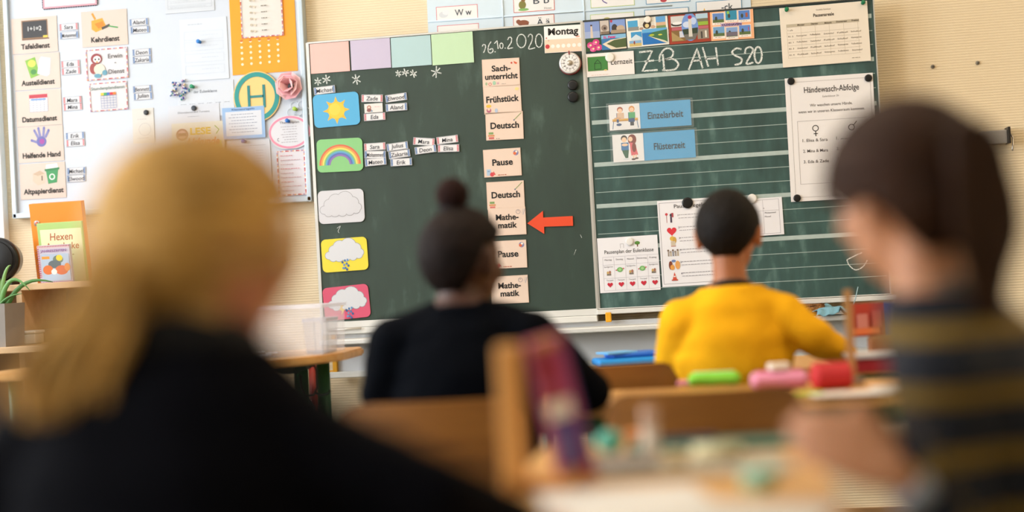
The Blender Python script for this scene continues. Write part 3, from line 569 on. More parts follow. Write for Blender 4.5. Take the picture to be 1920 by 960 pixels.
# small list to its right
c = Card('list_sheet', 'small white list sheet to the right of the head of the child in yellow', 'sheet', [(1372, 375.5), (1466, 369), (1470, 439), (1376, 446)], '#e5e4e8', -.0035); c.frame(2, 3, c.W-6, c.H-3, .6, '#9b99a2').rect(c.W-36, 4, c.W-35.5, c.H-4, '#a5a3ab')
c.line([(2, 24), (c.W-6, 24)], .5, '#a5a3ab').text('Mohammed', c.W-23, 28, 4.2, 20, 0, '#4a4850').text('Murad', c.W-28, 35, 4.2, 11, 0, '#4a4850').text('6.', c.W-34, 19, 4, None, 0, '#55525a').scrib(8, 30, 40, '#8f8c93').scrib(8, 38, 40, '#8f8c93'); c.done()
magnet(1410, 372.5, 8.5, '#e2dfdb', 'white round magnet behind the head of the child in yellow', -.005, GWM)
# hand washing order
c = Card('hand_washing_sheet', 'large white sheet headed Händewasch-Abfolge held by black magnets', 'sheet', [(1470, 148), (1634.6, 136), (1650, 368), (1484.6, 380)], '#e4e1e0', -.002, rot=-.3); W_, H_ = c.W, c.H
c.frame(9, 8, W_-5, H_-7, .7, '#a9a5a3').text('Händewasch-Abfolge', W_/2+4, 26, 16, 101, .007, '#2c2a2a').text('Eulenklasse 2b', W_/2+2, 38, 5, 30, 0, '#8a8684')
c.text('Wir waschen unsere Hände,', W_/2+2, 54, 7.5, 78, .002, '#4a4746').text('wenn wir in unseren Klassenraum kommen.', W_/2+2, 65, 7.5, 122, .002, '#4a4746')
c.frame(19, 82, W_-15, 201, .7, '#a9a5a3').ring(52, 97, 6, 6, 1.5, '#2f2d2d', 20).rect(51.2, 103, 52.8, 112, '#2f2d2d').rect(48, 106.5, 56, 108, '#2f2d2d')
c.ring(118, 99, 6, 6, 1.5, '#2f2d2d', 20).line([(122, 95), (128, 88)], 1.5, '#2f2d2d')
for i, t in enumerate(('1. Elisa & Sara', '2. Mina & Mara', '3. Eda & Zade')): c.text(t, 50, 119+i*20, 8, 46, .002, '#4a4746')
for i in range(5): c.text('%d.' % (i+1), 91, 118+i*19.5, 8, None, .002, '#4a4746').scrib(97, 119+i*19.5, 38, '#77736f', 1.2)
c.done()
for x, y, s in ((1483, 152.5, 'top left'), (1628, 146.5, 'top right'), (1494.5, 371.5, 'bottom left'), (1640, 362, 'bottom right')): magnet(x, y, 6.6, '#131315', 'small black magnet on the %s corner of the hand washing sheet' % s, -.0036, GB)
# break areas
c = Card('break_areas_sheet', 'cream sheet headed Pausenareale with a timetable grid, top right of the board', 'sheet', [(1461, 14.6), (1625.5, 2.5), (1633, 112.5), (1468, 128)], '#e3d9c9', -.005); W_, H_ = c.W, c.H
c.text('Gestiefelte Eulenklasse', W_/2, 9, 4, 27, 0, '#8a8070').text('Pausenareale', W_/2, 19, 8.5, 38, .022, '#3a342c').rect(11, 32, W_-17, 37.5, '#b9ae98')
for i in range(6): c.rect(11+i*26.2-(0 if i else 0), 32, 11.5+i*26.2, 96, '#c0b6a4')
for i in range(6): c.rect(11, 37.5+i*11.6, W_-17, 38+i*11.6, '#c0b6a4')
for i, t in enumerate(('Montag', 'Dienstag', 'Mittwoch', 'Donnerstag', 'Freitag')): c.text(t, 38+i*25, 35, 4, 13 if i != 3 else 20, .02, '#4f463a')
for r in range(5):
    c.text(('1 a/b', 'Kl. 2', 'Kl. 1', 'Kl. 3', 'Kl. 4')[r], 18, 43.5+r*11.6, 3.8, 9, .005, '#6c6254')
    if r:
        for i in range(5): c.text(('Schulhof', 'Klettergerüst', 'Fußballplatz', 'Zwischenhof', 'Fußball')[(r+i) % 5], 38+i*25, 43.5+r*11.6, 3.8, 19, .005, '#7d7263')
c.scrib(W_-34, 104, 15, '#8f8474', .9); c.done()
def pin(px, py, col, lb, Y=-.0065, grp='coloured push pins'):
    P = onY(px, py, Y); bm = nb(); tube(bm, [(0, .003, 0), (0, -.006, 0), (0, -.008, 0), (0, -.018, 0), (0, -.02, 0)], [.006, .0065, .0038, .0042, .0075], 14); ball(bm, (0, -.021, 0), (.0078, .003, .0078), 2)
    return tag(bobj('push_pin', bm, mat(col, .25), None, True, P), lb, 'push pin', grp)
pin(1474.5, 19, '#1c7a50', 'green push pin in the left corner of the Pausenareale sheet'); pin(1617.5, 6, '#12704a', 'green push pin in the right corner of the Pausenareale sheet')

# ================================================================== ALPHABET SHEET ON THE WALL ABOVE THE BOARD
YW = YF-.002
P = [onY(801, -60, YW), onY(1404, -100, YW), onY(1411, 28, YW), onY(806, 72, YW)]
ab = Card('alphabet_poster', 'pale blue folded alphabet poster with letter cards, above the chalkboard', 'poster', [(798, -40), (1402, -84), (1410, 22), (804, 66)], '#cfdfea', YW, th=.002)
def A(px, py):       # photo pixel -> poster units
    P = onY(px, py, YW); q = ab.o.matrix_basis.inverted() @ P; return (q.x/ab.k+ab.W/2, ab.H/2-q.z/ab.k)
def abox(cx, cy, w_, h_, col, txt=None, draw=None, tw=None, tdx=0):
    u, v = A(cx, cy); ab.rect(u-w_/2, v-h_/2, u+w_/2, v+h_/2, '#e8e6e4'); ab.frame(u-w_/2, v-h_/2, u+w_/2, v+h_/2, 1.1, col)
    if draw: draw(u, v)
    if txt: ab.text(txt, u+tdx, v, 17, tw, .008, '#3c4650')
abox(857, 24, 80, 27, '#cf6a74', 'W w', lambda u, v: (ab.ell(u-26, v+2, 9, 6, '#cfd3d8'), ab.ell(u-21, v-2, 7, 5, '#dfe2e6')), 32, 12)
abox(859, 54, 80, 16, '#cf6a74'); abox(1001, 2, 78, 40, '#cf5a48', 'B b', lambda u, v: (ab.ell(u-22, v+6, 7, 8, '#7d7a3a'), ab.ell(u-20, v-3, 4, 4, '#8a6a3a'), ab.ell(u-20, v+15, 10, 2.6, '#7fb062'), ab.text('Hose', u+26, v+15, 6, 14, 0, '#8f8f90')), 30, 14)
abox(1001, 41, 78, 24, '#cf5a48', 'Ä ä', lambda u, v: (ab.ell(u-20, v+1, 11, 5.5, '#8a5038'), ab.ell(u-29, v-2, 4.5, 4, '#8a5038'), ab.rect(u-27, v+3, u-23, v+9, '#7a4430'), ab.rect(u-14, v+3, u-10, v+9, '#7a4430')), 25, 18)
abox(1148, -6, 82, 38, '#b9cc7a', 'P', lambda u, v: (ab.line([(u-22, v-2), (u-17, v+8), (u-10, v+12)], 2, '#6c5f9a'),), 10, 20); abox(1148, 35, 82, 20, '#b9cc7a', None, lambda u, v: ab.ell(u-10, v, 6, 3, '#b7b06a'))
abox(1252, -8, 82, 28, '#3f86b0', None, lambda u, v: ab.ell(u-8, v+8, 6, 4, '#b5424c')); abox(1250, 27, 82, 22, '#3f86b0', None, None)
abox(1348, 14, 84, 26, '#3f86b0', '-ck', lambda u, v: (ab.poly([(u-30, v+9), (u-27, v-1), (u-24, v+9)], '#e0b44a'), ab.ell(u-14, v+8, 6, 3.4, '#b5424c')), 21, 15)
ab.done()
for px, py0, py1 in ((945, -20, 60), (1097, -20, 45)):
    a, b = onY(px-4, py0, YW-.003), onY(px, py1, YW-.003); bm = nb(); tube(bm, [a-ab.o.location, b-ab.o.location], [.0035, .0035], 6); o = bobj('fold_crease', bm, mat('#cfdfea', .55), None, True, (0, 0, 0)); o.parent = ab.o; o.rotation_euler = (0, -ab.o.rotation_euler.y, 0)
for (xa, ya), (xb, yb) in (((803, 41), (1097, 21)), ((945, 31), (1260, 10))):
    a, b = onY(xa, ya, YW-.003), onY(xb, yb, YW-.003); bm = nb(); tube(bm, [a-ab.o.location, b-ab.o.location], [.003, .003], 6); o = bobj('fold_crease', bm, mat('#cfdfea', .55), None, True, (0, 0, 0)); o.parent = ab.o; o.rotation_euler = (0, -ab.o.rotation_euler.y, 0)

# ================================================================== WHITEBOARD ON THE LEFT
YB_ = .085
wbq = [(3, -62), (562, -103), (586, 374), (29, 413)]
P = [onY(x, y, YB_) for x, y in wbq]; ctr = sum(P, Vector())/4; ux = (P[1]-P[0]+P[2]-P[3])/2; WW = ux.length; WH = ((P[0]-P[3]).length+(P[1]-P[2]).length)/2; WANG = math.atan2(ux.z, ux.x)
wbo = empty('whiteboard', ctr, 'large white pin board with a pale blue-grey frame, left of the chalkboard', 'whiteboard'); wbo.rotation_euler = (0, -WANG, 0)
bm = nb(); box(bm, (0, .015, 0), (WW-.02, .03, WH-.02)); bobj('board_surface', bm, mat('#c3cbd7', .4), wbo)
for s in (-1, 1):
    bm = nb(); box(bm, (s*(WW/2-.008), .01, 0), (.018, .046, WH), None, .003); bobj('frame_rail', bm, mat('#bccbd6', .4, .2), wbo)
    bm = nb(); box(bm, (0, .01, s*(WH/2-.009)), (WW, .046, .02), None, .003); bobj('frame_rail', bm, mat('#bccbd6', .4, .2), wbo)
WR = math.degrees(WANG); YC = YB_-.001
BG = '#cfbeb3'
def duty(lb, txt, tw, cx, cy, draw):
    c = Card('duty_card', lb, 'card', (cx, cy, 90, 67), BG, YC, 'class duty cards on the whiteboard', rot=WR); draw(c); c.text(txt, 46, 54, 13.5, tw, .03, '#232120'); return c.done()
def dA(c): c.rect(20, 5, 72, 41, '#8a6a4e').rect(22, 7, 70, 38, '#3b3a3c').text('1+1=2', 46, 21, 12, 27, .01, '#d9d9d6').rect(62, 35, 71, 39, '#d6bd4a').rect(20, 40, 74, 42, '#6f5240')
def dB(c): c.poly([(22, 12), (42, 6), (50, 40), (32, 46)], '#7fae4a').ell(35, 18, 8, 7, '#c9cf5a').ell(38, 34, 6, 5, '#4f8a4a').poly([(50, 12), (54, 6), (73, 10), (70, 40), (64, 44), (45, 38)], '#c4cad6').poly([(52, 11), (72, 14), (68, 42), (47, 37)], '#d9dee8')
def dC(c):
    c.rect(27, 8, 63, 15, '#b8404c').rect(27, 15, 63, 40, '#e2e2e6')
    for i in range(6): c.rect(27+i*7.2, 15, 27.6+i*7.2, 40, '#8a8fa8').rect(27, 20+i*4, 63, 20.6+i*4, '#8a8fa8')
    c.rect(30, 16, 60, 19, '#6a93c4')
def dD(c):
    c.ell(47, 29, 10, 10, '#6a6aa8').ell(48, 29, 5, 5, '#a04a9a')
    for a, b, d, e in ((41, 22, 34, 8), (45, 20, 42, 4), (51, 20, 53, 4), (55, 22, 62, 9), (38, 30, 28, 26)): c.line([(a, b), (d, e)], 4.6, '#7f80b0').ell(d, e, 2.3, 2.6, '#7072ac')
def dE(c):
    c.poly([(10, 38), (22, 32), (30, 36), (24, 42), (12, 43)], '#c9bfb4').poly([(26, 20), (40, 14), (50, 20), (50, 38), (36, 42), (26, 34)], '#cdb9a6').poly([(26, 20), (36, 24), (50, 20), (40, 14)], '#bda58e').rect(43, 24, 45, 33, '#55453a')
    c.poly([(52, 14), (77, 12), (73, 38), (56, 40)], '#3f8f58').poly([(53, 4), (75, 2), (77, 12), (52, 14)], '#dfe3e0').ring(64, 27, 6, 6, 2.2, '#dfe9e0', 12).poly([(50, 12), (79, 10), (79, 14), (50, 16)], '#357a4c')
def dF(c):
    c.line([(22, 4), (28, 16)], 4, '#e08f2c').poly([(20, 18), (42, 14), (48, 28), (40, 36), (28, 40), (20, 34)], '#e39a34').poly([(26, 24), (42, 20), (46, 28), (34, 34)], '#c97f24').line([(40, 34), (56, 28)], 5, '#4a4640').line([(54, 30), (72, 34)], 2.6, '#4f9a58')
duty('beige duty card with a small blackboard, top of the left column', 'Tafeldienst', 57, 65, 66, dA); duty('beige duty card reading Austeildienst with green and grey books', 'Austeildienst', 66, 70, 134, dB)
duty('beige duty card reading Datumsdienst with a red-topped calendar', 'Datumsdienst', 69, 73, 202.5, dC); duty('beige duty card with a purple hand print', 'Helfende Hand', 75, 76.5, 270, dD)
duty('beige duty card with waste paper and a green recycling bin', 'Altpapierdienst', 79, 80.5, 339, dE); duty('beige duty card reading Kehrdienst with an orange dustpan', 'Kehrdienst', 56, 196, 53, dF)
def stripes(c, t, cols, step=4):
    W_, H_ = c.W, c.H; n = int(W_/step); m_ = int(H_/step)
    for i in range(n+1):
        q = cols[i % len(cols)]; u0, u1 = i*W_/(n+1), (i+1)*W_/(n+1); c.rect(u0, 0, u1, t, q); c.rect(u0, H_-t, u1, H_, q)
    for i in range(m_+1):
        q = cols[(i+1) % len(cols)]; v0, v1 = i*H_/(m_+1), (i+1)*H_/(m_+1); c.rect(0, v0, t, v1, q); c.rect(W_-t, v0, W_, v1, q)
    c.z += 1; return c
MC = ['#c46a6a', '#e2c9c4', '#a88ab0', '#d9a07a', '#e6dcd8', '#b04a56']
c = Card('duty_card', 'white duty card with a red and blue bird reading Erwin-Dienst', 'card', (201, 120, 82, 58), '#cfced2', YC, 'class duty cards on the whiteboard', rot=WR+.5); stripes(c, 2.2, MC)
c.text('Erwin', 58, 15, 12, 28, .004, '#55504e').text('-', 58, 28, 12, None, .01, '#55504e').text('Dienst', 59, 44, 12, 31, .004, '#55504e')
c.ell(21, 18, 11, 10, '#8f3f44').ell(22, 19, 7.5, 6.5, '#e8e0dc').ell(19, 19, 1.6, 1.8, '#2c2c30').ell(26, 19, 1.6, 1.8, '#2c2c30').ell(14, 36, 7, 10, '#9a4a48').ell(26, 38, 11, 10, '#dcd3bd').ell(22, 50, 7, 4, '#5f93a8').ell(36, 45, 5, 5, '#5f93a8').ell(22, 24, 1.6, 2, '#d9903a'); c.done()
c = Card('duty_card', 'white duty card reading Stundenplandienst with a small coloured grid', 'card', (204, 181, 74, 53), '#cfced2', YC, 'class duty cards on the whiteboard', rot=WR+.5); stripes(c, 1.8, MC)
c.text('Stundenplandienst', 37, 11, 8, 66, .004, '#4f6a5c')
for i, q in enumerate(('#d9b93a', '#3f9a5c', '#3f66b0', '#c4343c', '#d97a2c')): c.rect(22+i*6, 19, 28+i*6, 24, q)
for i in range(6): c.rect(22+i*6, 24, 22.5+i*6, 48, '#5f74a8').rect(22, 24+i*4.8, 52, 24.5+i*4.8, '#5f74a8')
c.done()
for i, (t, x, y, cc, lb) in enumerate((
    ('Sara', 129, 50.5, RD, 'red-edged tag beside the blackboard duty card, upper of two'), ('Mohammed', 130, 66, BL, 'blue-edged tag beside the blackboard duty card, lower of two'), ('Eda', 132.5, 120, RD, 'red-edged tag beside the Austeildienst card, upper of two'), ('Zade', 133.5, 133.5, RD, 'red-edged tag beside the Austeildienst card, lower of two'),
    ('Mara', 136, 187.5, RD, 'red-edged tag beside the calendar duty card, upper of two'), ('Mina', 137, 200.5, RD, 'red-edged tag beside the calendar duty card, lower of two'), ('Erik', 141, 254.5, BL, 'blue-edged tag beside the hand print card, upper of two'), ('Elisa', 142, 268, RD, 'red-edged tag beside the hand print card, lower of two'),
    ('Michael', 143.5, 320.5, BL, 'blue-edged tag beside the recycling bin card, upper of two'), ('Elwood', 143.5, 334.5, BL, 'blue-edged tag beside the recycling bin card, lower of two'), ('Aland', 260.5, 41.5, BL, 'blue-edged tag beside the dustpan card, upper of two'), ('Mateo', 262.5, 56, BL, 'blue-edged tag beside the dustpan card, lower of two'),
    ('Deon', 266, 98, BL, 'blue-edged tag beside the bird duty card, upper of two'), ('Zakaria', 266.5, 112, BL, 'blue-edged tag beside the bird duty card, lower of two'), ('Bennett', 267, 167, BL, 'blue-edged tag beside the small grid card, upper of two'), ('Julian', 268.5, 180.5, BL, 'blue-edged tag beside the small grid card, lower of two'))):
    tagcard(t, x, y, cc, lb, WR+.5, YC, 37, 13.5, 'name tags on the whiteboard')
def sheet(name, lb, q, col, Y=None, rot=None, cat='sheet', **k): return Card(name, lb, cat, q, col, YC if Y is None else Y, rot=WR if rot is None else rot, **k)
c = sheet('framed_notice', 'white notice with a scalloped black and pink border, cut off at the top left', (131, -9, 106, 44), '#e6e4ea', rot=WR)
for i in range(22): c.ell(2+i*4.85, 43.5, 2.6, 2.6, '#2e3040', 10); c.ell(2+i*4.85, .5, 2.6, 2.6, '#2e3040', 10)
for i in range(9): c.ell(.5, 3+i*4.8, 2.6, 2.6, '#2e3040', 10); c.ell(105.5, 3+i*4.8, 2.6, 2.6, '#2e3040', 10)
c.rect(0, 0, 106, 44, '#d99aa5').rect(3.5, 3.5, 102.5, 40.5, '#ebe9ee').text('Dienste', 53, 18, 22, 74, .01, '#6a4f8a'); c.done()
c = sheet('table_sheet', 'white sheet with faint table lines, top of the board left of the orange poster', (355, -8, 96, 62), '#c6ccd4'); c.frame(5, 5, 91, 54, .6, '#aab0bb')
for i in range(5): c.rect(5, 12+i*9, 91, 12.5+i*9, '#b5bbc4').scrib(10, 15+i*9, 70, '#b5bbc4', .8)
c.done()
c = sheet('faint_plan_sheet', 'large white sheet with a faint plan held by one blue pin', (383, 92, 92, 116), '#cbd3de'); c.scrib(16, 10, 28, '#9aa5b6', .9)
for v in (24, 44, 66, 88): c.frame(8, v, 84, v+16, .5, '#bcc6d4').scrib(40, v+7, 34, '#bcc6d4', .8)
c.done(); pin(375, 79, '#2a7ac8', 'blue push pin in the middle of the faint plan sheet', YC-.002)
c = sheet('orange_poster', 'bright orange poster paper with five rows of white dots', [(428, -30), (552, -39), (557, 133), (437, 141)], '#ee9a1f', cat='poster')
for i in range(5):
    for j in range(5 if i < 4 else 6): c.ell(20+i*17.6, c.H-19-j*10.6-(i*0.3), 2.6, 2.6, '#f0d9b8', 10)
    c.ell(20+i*17.6, c.H-63.5, 3, 2.4, '#c9702a', 8)
c.done()
c = sheet('bordered_list', 'white list with a striped border on the orange poster', [(448, -30), (528, -36), (531.5, 66), (455, 72.5)], '#d4d0ca', Y=YC-.003); stripes(c, 2, MC, 3.5)
for i in range(8): c.ell(20, 10+i*11.5, 2.4, 2, '#b9ad98').ell(27, 11+i*11.5, 2, 2, '#cfc4b0').scrib(40, 9+i*11.5, 11, '#7d756a', 1.6)
c.done()
# bus stop sign
P0 = onY(482, 181, YC-.004); bs = empty('bus_stop_sign', P0, 'round cardboard bus stop sign with a teal ring and letter H', 'sign'); k = 5.35/2700
bs.rotation_euler = (0, -WANG, 0); E_ = lambda a, b, n=40: [(a*k*math.cos(2*math.pi*i/n), b*k*math.sin(2*math.pi*i/n)) for i in range(n)]
bm = nb(); extrude(bm, E_(45, 47), 0, -.003); bobj('sign_disc', bm, mat('#e2c27e', .6), bs)
bm = nb(); o_, i_ = E_(43, 45), E_(34.5, 36.5); vo = [bm.verts.new((x, -.0042, z)) for x, z in o_]; vi = [bm.verts.new((x, -.0042, z)) for x, z in i_]
for q in range(40): bm.faces.new((vo[q], vo[(q+1) % 40], vi[(q+1) % 40], vi[q]))
bobj('teal_ring', bm, mat('#2f8f8c', .6), bs).parent = bs.children[0]
bm = nb()
for x, z, a, b in ((-15, 0, 5, 42), (14, 0, 5, 42), (0, 0, 26, 4.5)): box(bm, (x*k, -.0042, z*k), (a*k, .0012, b*k))
bobj('letter', bm, mat('#2f7f80', .6), bs).parent = bs.children[0]
# pink paper flower with a black magnet
P0 = onY(544, 162, YC-.002); fl = empty('paper_flower', P0, 'folded pink paper flower beside the bus stop sign', 'paper flower'); PK = mat('#e2a5ac', .6)
for j, (rr, hh, n, a0) in enumerate(((25, 10, 4, .5), (19, 18, 4, 1.1), (13, 24, 4, .3))):
    for i in range(n):
        a = a0+2*math.pi*i/n; bm = nb(); t_ = Vector((math.cos(a), 0, math.sin(a))); s_ = Vector((-math.sin(a), 0, math.cos(a))); K = k
        p = [Vector((0, -.002, 0))*1, t_*rr*K*.75+s_*rr*K*.75+Vector((0, -hh*K, 0)), t_*rr*K*1.05+Vector((0, -hh*K*1.2, 0)), t_*rr*K*.75-s_*rr*K*.75+Vector((0, -hh*K, 0))]
        v = [bm.verts.new(q) for q in p]+[bm.verts.new(q*.93+Vector((0, -.0015-.002*j, 0))) for q in p]; bm.faces.new(v[:4]); bm.faces.new(v[4:][::-1])
        for q in range(4): bm.faces.new((v[q], v[4+q], v[4+(q+1) % 4], v[(q+1) % 4]))
        bobj('petal', bm, PK if (i+j) % 2 else mat('#eec0c2', .6), fl)
magnet(546, 162, 6.2, '#1a1a1e', 'black magnet at the heart of the pink paper flower', YC-.03, 'black magnets on the whiteboard')
# bead star
P0 = onY(338, 168, YC-.003); sb = empty('bead_star', P0, 'star strung from small purple, teal and white beads', 'star')
bc = [mat(x, .25) for x in ('#5b4fa0', '#2f8f8a', '#e0dfe6', '#3a6ab0', '#c9a0c0', '#d9c9a0')]
bms = [nb() for _ in bc]
for i in range(90):
    a = random.uniform(0, 2*math.pi); rr = (11+11*(abs(math.cos(2.5*a+.4))**2.2))*k*random.uniform(.55, 1); ball(bms[random.randrange(6)], (rr*math.cos(a), random.uniform(-.012, 0), rr*math.sin(a)), 1.9*k*random.uniform(.8, 1.2), 1)
for b_, m_ in zip(bms, bc): tag(bobj('beads', b_, m_, sb, True), kind='stuff')
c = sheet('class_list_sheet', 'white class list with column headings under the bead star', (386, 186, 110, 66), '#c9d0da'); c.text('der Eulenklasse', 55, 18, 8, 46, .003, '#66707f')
for i in range(6): c.scrib(6+i*17, 40, 11, '#8a93a2', .9).rect(4+i*17, 34, 4.5+i*17, 62, '#c3cad5')
c.done(); pin(362.5, 163, '#2a8f68', 'green push pin on the white class list', YC-.002)
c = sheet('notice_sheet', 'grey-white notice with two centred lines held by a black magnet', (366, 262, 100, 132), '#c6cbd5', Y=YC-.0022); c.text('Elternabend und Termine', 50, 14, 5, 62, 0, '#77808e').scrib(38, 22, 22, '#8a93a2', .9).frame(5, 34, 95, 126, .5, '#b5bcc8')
for i in range(8): c.scrib(12, 44+i*10, 70, '#a3abb9', .9)
c.done(); magnet(364, 203, 5.2, '#24303c', 'dark magnet above the two-line notice', YC-.004, 'black magnets on the whiteboard')
c = sheet('cream_note', 'small cream sheet with a faint drawing, left of the dark-magnet notice', (269, 236, 42, 66), '#cdcbc6'); c.ring(24, 40, 12, 12, .7, '#b3aeb0', 18).scrib(10, 20, 18, '#b3aeb0', .9).scrib(8, 56, 24, '#b3aeb0', .9); c.done(); magnet(274.5, 211, 5, '#1a1d22', 'black magnet on the small cream sheet', YC-.002, 'black magnets on the whiteboard')
c = sheet('reading_poster', 'colourful reading poster with yellow and orange lettering', [(321, 234), (419, 225), (424, 318), (327, 326)], '#cfcdbf', Y=YC-.0045, rot=None, cat='poster')
c.ell(20, 22, 12, 11.5, '#8a6058').ell(20, 22, 8.5, 8, '#b8968c').rect(12, 19, 28, 25, '#6a4540').poly([(10, 52), (96, 36), (97, 78), (60, 90), (24, 76)], '#cfd07a').ell(76, 62, 18, 12, '#c3c968').rect(8, 70, 40, 88, '#e3c6a8')
c.text('LESE', 56, 17, 18, 40, .03, '#d8b93c').text('Urkunde', 62, 37, 20, 62, .03, '#d2744e', .25).line([(84, 8), (92, 16), (86, 24)], 1.5, '#7fa84a').scrib(30, 60, 40, '#a8a070', 1.2); c.done()
c = sheet('blue_framed_sheet', 'sheet with a wide pale blue printed frame below the bus stop sign', [(414, 204.5), (495, 197), (498, 256), (422, 264)], '#8fb0d8', Y=YC-.0075, rot=None); c.rect(6, 8, c.W-6, c.H-6, '#ccd0d9').text('Klassenregeln', c.W/2, 4.5, 5, 44, .01, '#3f5f94')
for i in range(7): c.scrib(12 if i % 2 else 17, 13+i*5.6, 55 if i % 2 else 44, '#6f7c94', 1)
c.done()
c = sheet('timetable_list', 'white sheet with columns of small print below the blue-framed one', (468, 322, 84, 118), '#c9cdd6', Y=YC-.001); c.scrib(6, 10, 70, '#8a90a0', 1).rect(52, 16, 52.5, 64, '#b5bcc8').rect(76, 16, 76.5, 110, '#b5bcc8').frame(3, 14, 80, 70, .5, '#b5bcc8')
for i in range(11): c.scrib(26, 20+i*5, 12, '#9aa1b0', .9).scrib(56, 20+i*5, 14, '#9aa1b0', .9)
for i in range(6): c.scrib(8, 78+i*6, 60, '#a3a8b4', .9)
c.done(); pin(459, 266, '#2c4fa8', 'dark blue push pin above the sheet of small columns', YC-.003)
c = sheet('oval_notice', 'oval white notice with a pink outline', (543, 248, 81, 62), '#d0d1d8', Y=YC-.004, rot=None, r=30.9); c.ring(40.5, 31, 40, 30.5, 4, '#e08aa2', 40).text('Themenplan', 41, 13, 6, 38, .004, '#5f5a62')
for i in range(7): c.scrib(24+(i % 3)*3, 20+i*4.8, 32-(i % 3)*4, '#8f8c96', .9)
c.ring(19, 44, 2.6, 3, .8, '#3a3a44', 10, 60, 300); c.done(); pin(541, 227, '#2f6fc0', 'blue push pin at the top of the oval notice', YC-.006)
P0 = onY(560, 210, YC-.002); bm = nb()
for i in range(6):
    a = 2*math.pi*i/6; pts = [(14*k*math.cos(a)+8*k*math.cos(t)*1, -.002, 14*k*math.sin(a)+8*k*math.sin(t)) for t in [2*math.pi*j/12 for j in range(13)]]; tube(bm, pts, .0012, 6)
o = bobj('wire_flower', bm, mat('#cfd6dc', .3, .3), None, True, P0); tag(o, 'flower of thin pale wire loops above the oval notice', 'wire flower'); pin(555, 205, '#9fc04a', 'yellow-green push pin in the wire flower', YC-.002)
c = sheet('striped_border_sheet', 'narrow white sheet with a striped pink border, bottom right corner', [(518, 284.5), (571, 279.5), (576, 364), (523, 368.5)], '#d2cfd6', Y=YC-.002, rot=None); stripes(c, 2.4, MC, 3.5)
for i in range(9): c.scrib(7, 9+i*8.2, 38 if i % 2 else 24, '#d08a98' if i % 3 == 0 else '#c9a5b0', 1.4)
c.done()

# ================================================================== FURNITURE
WCH = wood('#9a6226', '#7d4c19', 3, .4); WTB = wood('#d9a765', '#c8924f', 2.4, .38); GREEN = mat('#27633f', .35, .1); WTB2 = wood('#cf9a5a', '#bf8848', 2.4, .42)
ZT = .67
def make_chair(label, backh=.10, group='school chairs', sz=.40, frame=GREEN):
    """origin on the floor under the seat centre, sitter faces +y"""
    r = empty('school_chair', (0, 0, 0), label, 'chair', group)
    bm = nb(); extrude(bm, rrect(.34, .34, .06, 6), sz-.012, sz, 'xy'); bobj('seat', bm, WCH, r)
    bm = nb(); n = 12; o_ = rrect(.34, backh, .045, 6); cx = [(x, z) for x, z in o_]      # curved plywood back
    def bend(x): return -.20+ .9*x*x
    f = []; N = 20; hw = .182
    def halfh(x):
        e = hw-abs(x); r_ = .045
        return backh/2 if e >= r_ else backh/2-r_+math.sqrt(max(0, r_*r_-(r_-e)**2))
    zc = .724-backh/2; rows = []
    for i in range(N+1):
        x = hw*(-1+2*i/N)*.999; h = halfh(x); rows.append([bm.verts.new((x, bend(x)+dy, zc+s*h)) for dy, s in ((0, -1), (0, 1), (-.011, 1), (-.011, -1))])
    for a, b in zip(rows, rows[1:]):
        for q in range(4): bm.faces.new((a[q], a[(q+1) % 4], b[(q+1) % 4], b[q]))
    bm.faces.new(rows[0]); bm.faces.new(rows[-1][::-1]); bobj('backrest', bm, WCH, r)
    for s in (-1, 1):
        bm = nb(); tube(bm, [(s*.15, .14, sz-.02), (s*.165, .17, .2), (s*.17, .175, .01)], .011, 10); bobj('leg', bm, frame, r, True)
        bm = nb(); tube(bm, [(s*.15, -.15, sz-.02), (s*.165, -.18, .2), (s*.17, -.2, .01)], .011, 10); bobj('leg', bm, frame, r, True)
        bm = nb(); tube(bm, [(s*.15, .14, sz-.022), (s*.15, -.15, sz-.022), (s*.145, -.16, sz+.04), (s*.14, -.166, zc+.01)], .011, 10); bobj('back_frame', bm, frame, r, True)
    bm = nb(); tube(bm, [(-.15, 0, sz-.024), (.15, 0, sz-.024)], .010, 10); bobj('cross_bar', bm, frame, r, True)
    return r
def place(o, x, y, rz): o.location = (x, y, 0); o.rotation_euler = (0, 0, rz); return o
def along(px, d, z=0): P = at(px, 480, d); return P.x, P.y
x, y = along(1288, 2.80); ch1 = place(make_chair('empty wooden school chair with a low back tucked in behind the child in yellow', .095), x, y+.02, .10)
x, y = along(818, 2.88); ch2 = place(make_chair('wooden school chair with a tall back behind the child with the bun', .20), x, y+.02, .02)
x, y = along(1105, 3.55); ch3 = place(make_chair('wooden school chair in the row ahead, left of the child in yellow', .13), x, y+.10, .13)
def table(name, label, x0, x1, y0, y1, z, legm=GREEN, th=.024, r=.03, wd=WTB, grp='school tables'):
    t = empty(name, ((x0+x1)/2, (y0+y1)/2, 0), label, 'table', grp); w_, d_ = x1-x0, y1-y0
    bm = nb(); extrude(bm, rrect(w_, d_, r, 6), z-th, z, 'xy'); bobj('table_top', bm, wd, t)
    bm = nb(); q = .05
    for sx in (-1, 1): box(bm, (sx*(w_/2-q), 0, z-th-.02), (.03, d_-.1, .04))
    for sy in (-1, 1): box(bm, (0, sy*(d_/2-q), z-th-.02), (w_-.1, .02, .04))
    bobj('apron_frame', bm, legm, t)
    for sx in (-1, 1):
        for sy in (-1, 1): bm = nb(); tube(bm, [(sx*(w_/2-q), sy*(d_/2-q), z-th-.01), (sx*(w_/2-q), sy*(d_/2-q), .01)], .017, 14); bobj('leg', bm, legm, t, True)
    return t
T0 = table('school_table', 'wooden school table in front of the child in yellow', 1.0, 2.3, -1.20, -.70, ZT)
T1 = table('school_table', 'wooden school table with pencil cases behind the child in yellow', .70, 2.0, -2.0, -1.64, ZT)
